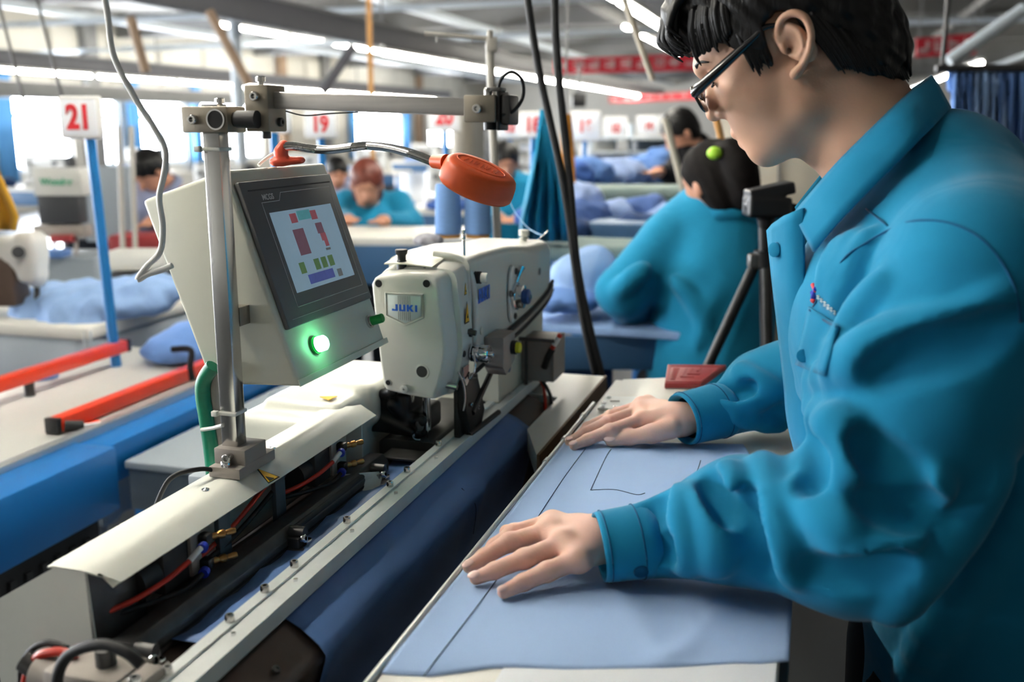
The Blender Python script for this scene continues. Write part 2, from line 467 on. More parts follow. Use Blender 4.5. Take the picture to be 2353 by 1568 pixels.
mat('pane_daylight', (255,255,255), .1, var=0, emit=WINDOW_POWER, ecol=(244,249,255))
mat('tube_light', (255,255,255), .3, var=0, emit=TUBE_POWER, ecol=(255,250,236))
mat('curtain_blue', (96,164,224), .8, var=.1, vs=3, stretch=(6,6,.3))
mat('table_blue', (58,98,138), .5, var=.05)
mat('machine_white', (206,206,202), .4, var=.02)
mat('machine_dark', (52,54,58), .5, var=.1)
mat('shelf_beige', (186,178,162), .6, var=.04)
mat('yarn_grey', (150,150,158), .9, var=.25, vs=80)

# ------------------------------------------------------------------ the setting (machine frame: x across, y along the rail)
A0, A1, B0, B1, ZC = -7., 40., -13., 9., 3.5
single('floor', MB().span((B0,A0,-.1), (B1,A1,0)), 'floor_paint', 'grey painted factory floor', None, MF, kind='structure')
single('ceiling', MB().span((B0-.3,A0-.3,ZC), (B1+.3,A1+.3,ZC+.1)), 'ceiling_paint', 'pale grey factory ceiling', None, MF, kind='structure')
single('wall_far', MB().span((B0,A1,0), (B1,A1+.2,ZC)), 'wall_paint', 'pale end wall of the workshop', None, MF, kind='structure')
single('wall_right', MB().span((B1,A0,0), (B1+.2,A1,ZC)), 'wall_paint', 'pale side wall behind the operator', None, MF, kind='structure')
single('wall_back', MB().span((B0,A0-.2,0), (B1,A0,ZC)), 'wall_paint', 'pale wall behind the camera', None, MF, kind='structure')
SILL, HEAD = .66, 1.98
wins = [(13.95,15.55), (16.4,16.9), (17.4,19.05), (19.5,22.2), (27.3,30.9), (33.4,36.0), (9.4,12.), (5.,7.6), (.4,3.), (-4.4,-1.8)]
wl = MB().span((B0-.2,A0,0), (B0,A1,SILL)).span((B0-.2,A0,HEAD), (B0,A1,ZC))
prev = A0
for w0, w1 in sorted(wins):
    wl.span((B0-.2,prev,SILL), (B0,w0,HEAD)); prev = w1
wl.span((B0-.2,prev,SILL), (B0,A1,HEAD))
wall = single('wall_left', wl, 'wall_paint', 'pale wall with a row of bright windows', None, MF, kind='structure')
for k, a in enumerate(np.arange(A0+1.2, A1-1, 1.55)):              # ribbed cladding of the upper wall
    part(wall, 'panel', MB().span((B0+.0,a-.74,HEAD+.12), (B0+.05,a+.74,ZC-.35), bev=.015), 'wall_panel', MF)
for k, (w0, w1) in enumerate(wins):
    w = thing('window_%d' % (k+1), None, None, ((B0-.1),(w0+w1)/2,SILL), frame=MF); w['kind'] = 'structure'
    w['label'] = 'bright daylit factory window with a pale frame'
    zt = 1.58; ms = [w0, (w0+w1)/2, w1]
    part(w, 'window_frame', MB().span((B0-.14,w0,SILL), (B0-.04,w0+.09,HEAD)).span((B0-.14,w1-.09,SILL), (B0-.04,w1,HEAD))
         .span((B0-.14,w0,SILL), (B0-.04,w1,SILL+.08)).span((B0-.14,w0,HEAD-.08), (B0-.04,w1,HEAD))
         .span((B0-.13,w0,zt-.02), (B0-.05,w1,zt+.07)).span((B0-.13,ms[1]-.08,SILL), (B0-.05,ms[1]+.08,zt)), 'window_frame', MF)
    for (y0, y1, z0, z1) in [(w0+.09,ms[1]-.05,SILL+.08,zt), (ms[1]+.05,w1-.09,SILL+.08,zt), (w0+.09,w1-.09,zt+.07,HEAD-.08)]:
        part(w, 'pane', MB().span((B0-.11,y0,z0), (B0-.1,y1,z1)), 'pane_daylight', MF, smooth=0)
for k, a in enumerate((8.6, 13.0, 16.0, 23.0, 25.4, 32.2)):
    single('trim_%d' % (k+1), MB().span((B0,a-.17,0), (B0+.22,a+.17,ZC), bev=.02), 'column_brown' if k % 2 else 'beam_grey', 'flat pilaster on the window wall', None, MF, kind='structure')
for k, (a, s) in enumerate(((13.6, 1), (16.95, 1), (19.1, -1), (26.85, 1), (31.0, -1))):
    g = [[Vector((B0+.12+.05*math.sin(j*1.9+k), a+j*.05, z)) for j in range(9)] for z in (.5, 1.2, 2.5)]
    single('curtain', MB().sheet(g, .01), 'curtain_blue', ['pale blue curtain beside the leftmost window', 'blue curtain at the left of the second window', 'blue curtain between second and third windows', 'blue curtain at the window behind the auburn haired worker', 'pale curtain right of the window behind the auburn haired worker'][k], 'curtain', MF, group='blue curtains at the windows', smooth=180)
# roof steel: cross beams, light trunking along the room
for k, a in enumerate((7., 12., 17., 22., 27., 32., 37.)):
    single('trim_%d' % (20+k), MB().span((B0,a-.12,ZC-.42), (B1,a+.12,ZC-.37)).span((B0,a-.03,ZC-.37), (B1,a+.03,ZC-.06)).span((B0,a-.12,ZC-.06), (B1,a+.12,ZC)), 'beam_grey', 'steel roof beam across the workshop', None, MF, kind='structure')
for k, b in enumerate((-10.5, -8., -5.5, -3., -.5, 2., 4.5, 7.)):
    single('trim_%d' % (30+k), MB().span((b-.06,A0,ZC-.52), (b+.06,A1,ZC-.42)), 'beam_grey' if k % 2 else 'pipe_pale', 'purlin running under the roof beams', None, MF, kind='structure')

# ------------------------------------------------------------------ work table in front of the operator
TZ = 1.0; TB = -.3136
t = thing('work_table', 'white work table with a steel rod along its edge under the blue cloth panel', 'table', (-.16,1.0,0), frame=MF)
part(t, 'tabletop', MB().prism([(TB+.003,.42,TZ-.028), (-.004,.42,TZ-.028), (-.004,1.665,TZ-.028), (TB+.003,1.665,TZ-.028)], (0,0,.028), bev=.003), 'table_white', MF)
rod = part(t, 'edge_rod', MB().cyl((TB,.42,TZ+.001), (TB,1.50,TZ+.001), .0032, n=14), 'rod_steel', MF)
for a in (1.30, 1.20, 1.42): part(rod, 'rod_clip', MB().cyl((TB,a,TZ+.001), (TB,a+.014,TZ+.001), .0046, n=12), 'rod_steel', MF)
part(t, 'side_rail', MB().span((-.012,.44,TZ-.10), (.004,1.65,TZ-.03), bev=.002), 'dark_steel', MF)
part(t, 'side_rail', MB().span((TB+.004,.44,TZ-.12), (TB+.018,1.65,TZ-.03), bev=.002), 'gun_metal', MF)
for (b, a) in ((-.28,.50), (-.03,.50), (-.28,1.62), (-.03,1.62)): part(t, 'leg', MB().span((b-.02,a-.02,0), (b+.02,a+.02,TZ-.03), bev=.003), 'grey_block', MF)

# cloth panel on the table, its outline and gentle swell follow the photograph
rg = random.Random(4)
def cz(b, a): return TZ + .0028 + .0012*math.sin(9*a+14*b) + .0009*math.sin(31*b-7*a) + .0035*math.exp(-((b+.075-.30*(a-.80))/.012)**2)*max(0,min(1,(.93-a)*7)) + .003*math.exp(-((b+.12+.5*(a-.80))/.014)**2)*max(0,min(1,(.9-a)*7))
NB, NA = 70, 100
NEAR = [(0,.668), (.06,.671), (.13,.676), (.2,.689), (.26,.701), (.32,.707), (.45,.716), (.7,.742), (.86,.764), (.93,.770), (1,.781)]
FARE = [(0,1.300), (.3,1.318), (.6,1.345), (.76,1.352), (.80,1.300), (.9,1.20), (1,1.15)]
grid = []
for i in range(NA+1):
    u = i/NA; row = []
    for j in range(NB+1):
        v = j/NB; b = TB+.0045+v*(.3136-.001)
        near = float(np.interp(v, *zip(*NEAR))); far = float(np.interp(v, *zip(*FARE)))
        a = near+u*(far-near); z = cz(b, a)
        if u < .03: z = TZ+.0014+(z-TZ-.0014)*(u/.03)
        row.append(Vector((b, a, z)))
    grid.append(row)
cl = thing('blue_fabric', 'light blue cloth panel spread flat on the white table under both hands', 'cloth', (-.2,.95,TZ), frame=MF)
part(cl, 'panel', MB().sheet([r[::-1] for r in grid], .0012), 'cloth_blue', MF, smooth=180)
def stitch(px):        # a thin line of dark thread lying on the cloth
    out = []
    for q in px:
        p = mZ(q[0], q[1], TZ+.003); p.z = cz(p.x, p.y)+.0003; out.append(p)
    return smooth_path(out, 12)[0]
def stitch3(px): return [Vector((p.x, p.y, cz(p.x, p.y)+.0002)) for p in stitch(px)]
for pts, nm in (([(975,1554), (1130,1345), (1215,1218), (1290,1108), (1345,1035)], 'seam_line'),
            ([(1357,1127), (1392,1054), (1404,1036)], 'pocket_mark'), ([(1357,1127), (1412,1126), (1462,1138), (1482,1135)], 'pocket_mark'),
            ([(1600,1090), (1606,1072), (1610,1058)], 'pocket_mark')):
    part(cl, nm, MB().tube(stitch3(pts), .00055, n=6), 'thread_line', MF)
# a second, single-thickness flap at the far right corner
single('paper_sheet', MB().prism([(-.218,.66,TZ+.0002), (-.006,.62,TZ+.0002), (-.006,.86,TZ+.0002), (-.218,.86,TZ+.0002)], (0,0,.0008)), 'paper_white', 'plain white sheet at the near edge of the table beneath the cloth', 'paper', MF)
# thin white template plate with screws, red tray block behind it
tp = thing('template_plate', 'thin white metal plate with small screws at the far end of the work table', 'plate', (-.24,1.52,TZ), frame=MF)
def PZ(px, py, z): p = mZ(px, py, z); return p
pl = [PZ(1372,938,TZ+.006), PZ(1430,940,TZ+.006), PZ(1510,922,TZ+.006), PZ(1560,915,TZ+.006), PZ(1600,870,TZ+.006), PZ(1535,868,TZ+.006), PZ(1432,872,TZ+.006)]
part(tp, 'plate', MB().prism(pl, (0,0,-.004), bev=.0008), 'table_white', MF)
part(tp, 'bracket', MB().prism([PZ(1374,938,TZ+.008), PZ(1430,940,TZ+.008), PZ(1478,928,TZ+.008), PZ(1480,912,TZ+.008), PZ(1392,911,TZ+.008)], (0,0,-.002)), 'rail_white', MF)
for (x, y) in ((1384,936), (1413,937), (1388,927), (1399,915)): part(tp, 'screw', MB().bolt(PZ(x,y,TZ+.008), (0,0,1), .0032, .0022), 'chrome', MF)
part(tp, 'slot', MB().prism([PZ(1402,924,TZ+.0082), PZ(1424,924,TZ+.0082), PZ(1424,921,TZ+.0082), PZ(1402,921,TZ+.0082)], (0,0,.0003)), 'gun_metal', MF)
rt = thing('red_tray', 'small red plastic block with moulded relief on the white plate', 'tray', PZ(1580,870,TZ+.006), frame=MF)
c = [PZ(1527,893,TZ+.007), PZ(1610,893,TZ+.007), PZ(1668,850,TZ+.007), PZ(1534,849,TZ+.007)]
part(rt, 'block', MB().prism(c, (0,0,.009), bev=.0008), 'red_plastic', MF)
def LER(u, v, z=0):
    p = (c[0]*(1-u)+c[1]*u)*(1-v)+(c[3]*(1-u)+c[2]*u)*v; return Vector((p.x, p.y, TZ+.016+z))
def strip(par, nm, u0, v0, u1, v1, m, h=.0012): part(par, nm, MB().prism([LER(u0,v0), LER(u1,v0), LER(u1,v1), LER(u0,v1)], (0,0,h)), m, MF)
for q in ((.03,.05,.97,.12), (.03,.88,.97,.95), (.03,.05,.07,.95), (.93,.05,.97,.95), (.34,.3,.66,.36), (.34,.3,.38,.75), (.46,.44,.5,.75), (.46,.44,.72,.5), (.6,.6,.64,.8)): strip(rt, 'rib', *q, 'red_plastic')
for k in range(6): strip(rt, 'rib', .12, .18+k*.11, .24, .22+k*.11, 'red_plastic')

# ------------------------------------------------------------------ clamp rail, drape plate and the hanging cloth
t = thing('clamp_rail', 'long grooved aluminium rail with screws running beside the sewing machine', 'rail', (-.463,1.1,TZ-.017), frame=MF)
sec = [(-.480,.983), (-.480,1.0), (-.4685,1.0), (-.4685,.9975), (-.4575,.9975), (-.4575,1.0), (-.446,1.0), (-.446,.983)]
part(t, 'extrusion', MB().prism([(b,.46,z) for b, z in sec], (0,1.215,0)), 'rail_white', MF, smooth=20)
for a in (1.232, 1.12, 1.066, .947, .828, .771, .711, 1.38, 1.5, .62, .56): part(t, 'screw', MB().bolt((-.4742,a,TZ), (0,0,1), .0042, .0065), 'bright_steel', MF)
for a in (1.36, 1.18, 1.045, .925, .80, .69, 1.52): part(t, 'pin', MB().cyl((-.4575,a,TZ-.001), (-.4575,a,TZ+.0022), .0022, n=10), 'chrome', MF)
part(t, 'end_block', MB().span((-.482,1.675,.976), (-.442,1.70,1.004), bev=.002), 'gun_metal', MF)
part(t, 'end_knob', MB().cyl((-.452,1.69,1.0), (-.452,1.69,1.012), .006), 'red_tube', MF)
PS = [(-.458,.981), (-.436,.9715), (-.418,.9585), (-.4105,.9515), (-.4092,.9455), (-.4135,.925), (-.422,.89), (-.434,.84), (-.45,.76)]
dp = thing('drape_plate', 'brown bent metal plate below the rail carrying the hanging cloth', 'machine plate', (-.43,1.1,.76), frame=MF)
part(dp, 'plate', MB().sheet([[Vector((b,a,z)) for a in (.50,.8,1.2,1.605)] for b, z in PS], .003), 'brown_plate', MF, smooth=60)
part(dp, 'skirt', MB().span((-.52,.50,.60), (-.475,1.60,.928), bev=.004), 'gun_metal', MF)
part(dp, 'support', MB().span((-.50,1.52,.05), (-.46,1.57,.80), bev=.004), 'dark_steel', MF)
part(dp, 'support', MB().span((-.50,.62,.05), (-.46,.67,.80), bev=.004), 'dark_steel', MF)
for a in (.60, .70): part(dp, 'bolt', MB().bolt((-.424,a,.966), (.5,0,.86), .004, .003), 'dark_steel', MF)
part(dp, 'sticker', MB().prism([(-.4095,1.555,.949), (-.4095,1.58,.949), (-.4165,1.567,.957)], (.0006,0,.0006)), 'label_yellow', MF)
dr = []
for k, (b, z) in enumerate([(-.464,.9825)]+PS+[(-.452,.68), (-.46,.55)]):
    row = []
    for i in range(41):
        v = i/40; a = .765 + v*(1.475-.765) - .03*(k/11)*(1-v); w = .0022*(1+math.sin(v*11+.5*k))*min(1, k/4) + .006*math.exp(-((v-.62)/.03)**2)*(k > 3)
        row.append(Vector((b+.003+w*1.0, a, z+.0028+.2*w)))
    dr.append(row)
part_cl = thing('hanging_cloth', 'blue cloth panel hanging from under the rail over the brown plate', 'cloth', (-.43,1.1,.55), frame=MF)
part(part_cl, 'panel', MB().sheet(dr, .001), 'cloth_drape', MF, smooth=180)
tl = [mB(x, y, b) for x, y, b in ((1043,1092,-.428), (1078,1150,-.402), (1085,1185,-.402), (1101,1238,-.403))]
part(part_cl, 'seam_line', MB().tube([Vector((-.418,1.168,.967)), Vector((-.4045,1.172,.951)), Vector((-.401,1.176,.935)), Vector((-.4065,1.18,.90))], .0006, n=6, sm=6), 'thread_line', MF)
st = MB().sheet([[Vector((b, .70+i*.0215, .9805-(.006*abs(math.sin(i*.9)) if b < -.515 else 0))) for i in range(37)] for b in (-.535+.0, -.52, -.50, -.484, -.47)], .001)
part(part_cl, 'clamped_edge', st, 'cloth_drape', MF, smooth=180)

# ------------------------------------------------------------------ machine stand below
t = thing('machine_stand', 'cabinet stand of the automatic sewing machine beneath cover and rail', 'machine stand', (-.7,1.2,0), frame=MF)
part(t, 'bed_plate', MB().span((-.612,.64,.93), (-.49,1.752,.965), bev=.004), 'brown_plate', MF)
part(t, 'motor_shelf', MB().span((-.80,1.12,.93), (-.612,1.752,.962), bev=.004), 'panel_grey', MF)
part(t, 'cabinet', MB().span((-.61,.66,.05), (-.53,1.75,.93), bev=.01), 'panel_grey', MF)
part(t, 'motor_cabinet', MB().span((-.78,1.16,.05), (-.61,1.75,.93), bev=.01), 'panel_grey', MF)
# white side table right of the machine's far end
t = thing('side_table', 'white laminate table with brown edge behind the far end of the rail', 'table', (-.5,1.7,0), frame=MF)
part(t, 'tabletop', MB().prism([(-.352,1.30,.975), (-.352,1.78,.975), (-.75,1.78,.975), (-.75,1.76,.975), (-.44,1.62,.975), (-.40,1.61,.975), (-.40,1.42,.975)], (0,0,-.035)), 'table_white', MF)
part(t, 'edge_band', MB().span((-.3525,1.30,.90), (-.3485,1.781,.9765)), 'table_edge_brown', MF)
for (b, a) in ((-.375,1.45), (-.375,1.74), (-.56,1.74)): part(t, 'leg', MB().span((b-.02,a-.02,0), (b+.02,a+.02,.94)), 'gun_metal', MF)

# ------------------------------------------------------------------ white clamp cover with its mechanism
t = thing('clamp_cover_unit', 'long white folded sheet-metal cover over dark pneumatic clamps beside the rail', 'machine cover', (-.58,.93,.965), frame=MF)
def cov(a, k):      # profile of the folded sheet: back, fold, lip
    return [Vector((-.612,a,1.060)), Vector((-.606,a,1.0612)), Vector((-.578,a,1.0612)), Vector((-.572,a,1.0605)), Vector((-.565,a,1.0565)), Vector((-.552+k,a,1.0455))]
rows = [cov(.652,0), cov(.66,0), cov(1.17,0), cov(1.196,0)]
rows[0][5].y += .016; rows[0][4].y += .004; rows[3][5].y += .006; rows[3][0].y -= .03; rows[3][1].y -= .025; rows[3][2].y -= .012
cp = part(t, 'cover_plate', MB().sheet([list(r) for r in zip(*rows)], .0016), 'cover_white', MF, smooth=60)
for (x, y) in ((472,1126), (627,1030)): part(cp, 'screw', MB().lathe(PZ(x,y,1.0615), (0,0,1), [(0,.0042), (.001,.004), (.0018,.002), (.002,0)], 14, False), 'chrome', MF)
part(t, 'back_panel', MB().span((-.613,.66,.955), (-.6115,1.165,1.060)), 'cover_white', MF)
e = [mA(x, y, .653) for x, y in ((130,1301), (196,1313), (222,1490), (230,1568), (240,1640), (12,1640), (0,1560), (-25,1480), (-40,1398))]
part(t, 'end_panel', MB().prism(e, (0,.0018,0)), 'cover_white', MF)
part(t, 'end_flange', MB().prism([mA(196,1313,.653), mA(222,1490,.653), mA(232,1600,.653), mA(232,1600,.653)+Vector((0,.07,0)), mA(222,1490,.653)+Vector((0,.07,0)), mA(196,1313,.653)+Vector((0,.07,-.002))], (-.0015,0,0)), 'dark_steel', MF)
part(t, 'far_panel', MB().prism([(-.612,1.163,.975), (-.556,1.163,.975), (-.556,1.163,1.046), (-.575,1.163,1.059), (-.612,1.163,1.059)], (0,.002,0)), 'cover_white', MF)
lb = part(t, 'clamp_beam', MB().prism([(-.556,.655,.972), (-.528,.655,.972), (-.528,.655,.988), (-.536,.655,.998), (-.556,.655,.998)], (0,.53,0), bev=.0012), 'dark_steel', MF)
part(lb, 'groove', MB().span((-.5285,.66,.978), (-.5275,1.18,.981)), 'hole_black', MF)
def cyl_unit(a, scale=1.):
    bx = part(t, 'air_cylinder', MB().span((-.598,a-.026,.998), (-.560,a+.026,1.045), bev=.003).cyl((-.58,a-.052,1.018), (-.58,a-.02,1.018), .019), 'gun_metal', MF)
    part(bx, 'cylinder_cap', MB().span((-.563,a+.012,1.000), (-.5565,a+.030,1.044), bev=.0015), 'grey_block', MF)
    for z, m in ((1.034, 'brass'), (1.008, 'brass')):
        part(bx, 'elbow', MB().box((-.552,a+.030,z), (.012,.012,.012), bev=.003), 'black_plastic', MF)
        part(bx, 'fitting', MB().lathe((-.550,a+.034,z), (.55,.85,0), [(0,.0034), (.006,.0036), (.008,.0028), (.011,.0044), (.015,.0044), (.017,.0026), (.024,.0036), (.027,.003)], 12), m, MF)
        part(bx, 'collar', MB().lathe((-.5475,a+.020,z-.003), (.3,-1,0), [(0,.0052), (.005,.0056), (.007,.0046)], 12), 'blue_ring', MF)
cyl_unit(.765); cyl_unit(1.065)
for a, sgn in ((.765,1), (1.065,1)):
    p0 = Vector((-.546,a+.013,1.032))
    path = [p0, p0+Vector((-.001,-.018,-.006)), p0+Vector((-.008,-.045,-.014)), p0+Vector((-.018,-.078,-.019)), p0+Vector((-.03,-.11,-.02))]
    part(t, 'air_hose', MB().tube(path[1:], .0027, sm=6), 'red_tube', MF); part(t, 'hose_end', MB().tube(path[:2], .0030, sm=3), 'white_cable', MF)
    q0 = Vector((-.546,a+.013,1.005))
    part(t, 'air_hose', MB().tube([q0, q0+Vector((-.004,-.022,-.006)), q0+Vector((-.016,-.06,-.004)), q0+Vector((-.03,-.1,.0))], .0026, sm=6), 'black_rubber', MF)
part(t, 'air_hose', MB().tube([(-.575,.80,1.0), (-.572,.87,1.012), (-.574,.94,1.030), (-.584,1.0,1.036)], .0028, sm=6), 'red_tube', MF)
part(t, 'air_hose', MB().tube([(-.572,.80,.994), (-.568,.87,1.004), (-.571,.95,1.02), (-.584,1.02,1.03)], .0028, sm=6), 'black_rubber', MF)
for a in (.84, .955): part(t, 'bracket', MB().span((-.572,a,.985), (-.566,a+.022,1.047), bev=.001), 'panel_dark', MF)
for a in (.655, .92, 1.135):        # hinge blocks with bolts in front of the beam
    hb = part(t, 'hinge_block', MB().span((-.530,a-.012,.968), (-.508,a+.014,.979), bev=.0015).span((-.531,a-.010,.979), (-.515,a+.012,.990), bev=.001), 'grey_block' if a != .92 else 'dark_steel', MF)
    part(hb, 'link', MB().cyl((-.53,a+.001,.994), (-.512,a+.001,.994), .0065), 'dark_steel', MF)
    for d in (-.005, .008): part(hb, 'bolt', MB().bolt((-.513,a+d,.979 if d > 0 else .989), (0,0,1) if d > 0 else (1,0,.2), .0046, .005), 'chrome', MF)
part(t, 'hinge_rod', MB().cyl((-.534,.93,.99), (-.534,1.13,.99), .005), 'gun_metal', MF)
part(t, 'lower_channel', MB().span((-.545,.60,.962), (-.49,1.2,.970)), 'brown_plate', MF)
part(t, 'light_bracket', MB().prism([(-.553,1.07,.975), (-.515,1.12,.975), (-.515,1.135,.992), (-.553,1.085,1.0)], (.002,0,0)), 'cover_white', MF)
wl_ = part(t, 'warning_label', MB().prism([PZ(588,1077,1.0613), PZ(643,1097,1.0575), PZ(617,1112,1.0575)], (0,0,.0005)), 'label_black', MF)
part(wl_, 'warning_face', MB().prism([PZ(594,1079,1.0618), PZ(639,1097,1.0582), PZ(617,1109,1.0582)], (0,0,.0005)), 'label_yellow', MF)
part(wl_, 'warning_mark', MB().prism([PZ(610,1096,1.0600), PZ(630,1100,1.0590), PZ(620,1106,1.0588)], (0,0,.0006)), 'label_black', MF)
part(t, 'cable', MB().tube([(-.60,.90,1.062), (-.605,.87,1.075), (-.625,.845,1.07), (-.64,.83,1.03)], .0026, sm=8), 'black_rubber', MF)

# pneumatic valve at the near end
t = thing('air_valve', 'grey pneumatic valve block with looped hoses at the bottom left corner', 'valve', (-.58,.56,.94), frame=MF)
p = mA(225,1575,.60)
part(t, 'body', MB().box(p, (.07,.045,.04), bev=.006).box(p+Vector((.042,0,.002)), (.02,.036,.03), bev=.004).cyl(p+Vector((-.055,0,0)), p+Vector((-.03,0,0)), .017), 'grey_block', MF)
part(t, 'fitting', MB().cyl(p+Vector((.01,0,.018)), p+Vector((.01,0,.034)), .008), 'dark_steel', MF)
part(t, 'fitting', MB().cyl(p+Vector((-.05,-.0,.0)), p+Vector((-.07,0,.01)), .009), 'dark_steel', MF)
part(t, 'bolt', MB().bolt(p+Vector((.045,-.012,.017)), (0,0,1), .005, .005), 'chrome', MF)
def loop(pp, r, m, a): part(t, 'hose', MB().tube([mA(x, y, a) for x, y in pp], r, sm=8), m, MF)
loop([(140,1640), (132,1560), (160,1505), (230,1482), (290,1500), (325,1530)], .0045, 'black_rubber', .57)
loop([(58,1640), (60,1560), (85,1512), (130,1498), (175,1505)], .0038, 'red_tube', .60)
loop([(48,1640), (50,1540), (72,1495), (110,1478), (155,1492)], .0030, 'black_rubber', .61)

# white motor housing behind the cover
t = thing('motor_housing', 'white rounded plastic motor housing behind the cover below the control box', 'machine housing', (-.63,1.22,.965), frame=MF)
S = SDF((-.80,1.08,.955), (-.53,1.42,1.10), .003)
S.rbox((-.655,1.24,1.0), (.075,.11,.052), .014, k=.012).rbox((-.645,1.26,1.04), (.06,.10,.028), .012, k=.012).rbox((-.62,1.30,1.05), (.055,.07,.03), .012, k=.012)
part(t, 'housing', S.to(MB()), 'white_paint', MF, smooth=180)
part(t, 'warning_label', MB().prism([mZ(735,913,1.0705), mZ(775,912,1.0705), mZ(756,921,1.0705)], (0,0,.001)), 'label_yellow', MF)
part(t, 'pipe_stub', MB().lathe((-.60,1.36,1.105), (1,-.35,0), [(0,.014), (.07,.014), (.07,.0105), (.03,.0105)], 20, False), 'bright_steel', MF)

# ------------------------------------------------------------------ post, clamps and cross bar
t = thing('support_post', 'square steel post with clamp blocks and a horizontal bar above the control box', 'post', (-.585,.915,1.062), frame=MF)
part(t, 'foot', MB().span((-.604,.884,1.0615), (-.566,.958,1.0735), bev=.0012).span((-.604,.896,1.073), (-.566,.940,1.0905), bev=.0012), 'grey_block', MF)
part(t, 'foot_bolt', MB().bolt((-.586,.890,1.0735), (0,0,1), .0055, .006), 'chrome', MF)
part(t, 'foot_bolt', MB().cyl((-.583,.897,1.083), (-.583,.889,1.083), .0035).bolt((-.583,.889,1.083), (0,-1,0), .0052, .004), 'bright_steel', MF)
part(t, 'post_tube', MB().span((-.600,.9055,1.088), (-.5805,.9245,1.452), bev=.0015), 'bright_steel', MF)
for z in (1.125, 1.405): part(t, 'cable_tie', MB().span((-.6015,.9035,z), (-.579,.9265,z+.004), bev=.001).box((-.604,.903,z+.002), (.007,.006,.006), bev=.001), 'cable_tie', MF)
c1 = part(t, 'clamp_block', MB().span((-.619,.900,1.4235), (-.566,.935,1.4495), bev=.0018), 'nickel_block', MF)
part(c1, 'tube_end', MB().lathe((-.579,.8995,1.4365), (0,-1,0), [(0,.0105), (.0012,.0105), (.0012,.0088), (.0002,.0085)], 24, False), 'bright_steel', MF)
part(c1, 'tube_bore', MB().cyl((-.579,.8994,1.4365), (-.579,.8988,1.4365), .0088), 'hole_black', MF)
part(c1, 'screw', MB().bolt((-.604,.900,1.4365), (0,-1,0), .005, .006), 'bright_steel', MF)
part(c1, 'screw', MB().cyl((-.585,.918,1.4495), (-.585,.918,1.453), .003).bolt((-.585,.918,1.453), (0,0,1), .005, .005), 'bright_steel', MF)
part(t, 'link_rod', MB().cyl((-.566,.914,1.4365), (-.545,.914,1.4365), .0075), 'dark_steel', MF)
c2 = part(t, 'clamp_block', MB().span((-.552,.910,1.4245), (-.525,.946,1.4705), bev=.0018), 'nickel_block', MF)
part(c2, 'screw', MB().bolt((-.5385,.910,1.459), (0,-1,0), .0048, .006), 'bright_steel', MF)
part(c2, 'screw', MB().cyl((-.541,.925,1.4705), (-.541,.925,1.474), .003).bolt((-.541,.925,1.474), (0,0,1), .005, .005), 'bright_steel', MF)
part(c2, 'screw', MB().bolt((-.525,.93,1.434), (1,0,0), .0045, .004), 'dark_steel', MF)
part(c2, 'screw', MB().bolt((-.54,.93,1.4245), (0,0,-1), .0045, .007), 'dark_steel', MF)
part(c2, 'link_cap', MB().cyl((-.556,.903,1.4365), (-.534,.903,1.4365), .0088), 'gun_metal', MF)
d = Vector((-.3165,.93,1.4475))-Vector((-.53,.93,1.4555))
bar = part(t, 'cross_bar', MB().box(Vector((-.424,.93,1.4517)), (d.length+.02,.0165,.0165), R=Matrix.Rotation(math.atan2(-d.z, d.x), 3, 'Y'), bev=.0012), 'brushed_bar', MF)
part(bar, 'wire', MB().tube([(-.52,.935,1.445), (-.50,.938,1.4405), (-.47,.938,1.4425), (-.44,.936,1.4435)], .0008, n=6, sm=6), 'black_rubber', MF)
c3 = part(t, 'end_clamp', MB().span((-.321,.914,1.4335), (-.290,.944,1.4585), bev=.0015), 'nickel_block', MF)
part(c3, 'screw', MB().bolt((-.3065,.914,1.446), (0,-1,0), .0045, .006), 'bright_steel', MF)
part(c3, 'screw', MB().bolt((-.301,.928,1.4585), (0,0,1), .004, .007), 'bright_steel', MF)
part(t, 'laser_pointer', MB().span((-.290,.918,1.426), (-.2865,.946,1.462), bev=.001).cyl((-.2995,.930,1.4345), (-.2995,.930,1.4265), .0065), 'black_plastic', MF)
part(t, 'laser_holder', MB().span((-.2865,.920,1.431), (-.277,.95,1.459), bev=.0025).span((-.297,.921,1.462), (-.286,.938,1.4655), bev=.001), 'dark_steel', MF)
part(t, 'laser_cable', MB().tube([(-.292,.93,1.464), (-.288,.93,1.474), (-.278,.93,1.480), (-.2685,.93,1.472), (-.2675,.93,1.457), (-.275,.925,1.444), (-.285,.92,1.440)], .0017, sm=8), 'black_rubber', MF)

# ------------------------------------------------------------------ control box with touch screen
P1, P2, P3, P4 = [Vector((b, .945, z)) for b, z in ((-.708,1.350), (-.602,1.385), (-.523,1.152), (-.636,1.1465))]
LA = .232
t = thing('control_box', 'cream sheet-metal control box with tilted touch screen and green buttons', 'control box', (-.62,1.06,1.146), frame=MF)
part(t, 'enclosure', MB().prism([P1, P2, P3, P4], (0,LA,0), bev=.005, seg=3), 'cream_paint', MF, smooth=50)
U = Vector((0,1,0)); V = (P3-P2).normalized(); N = Vector((-V.z, 0, V.x)); N = N if N.x > 0 else -N
def FC(u, v, n=0.): return P2 + U*u + V*v + N*n
part(t, 'lower_lip', MB().prism([FC(-.002,.238,.0004), FC(LA+.003,.238,.0004), FC(LA+.003,.2455,.0004), FC(-.002,.2455,.0004)], N*.0016), 'cream_paint', MF)
bz = part(t, 'screen_bezel', MB().prism([FC(.0075,.0165), FC(.2225,.0165), FC(.2225,.183), FC(.0075,.183)], N*.0065, bev=.002), 'bezel_grey', MF)
def quad(par, nm, u0, v0, u1, v1, n, th, m, sk=0.): part(par, nm, MB().prism([FC(u0,v0,n), FC(u1,v0,n), FC(u1+sk,v1,n), FC(u0+sk,v1,n)], N*th), m, MF)
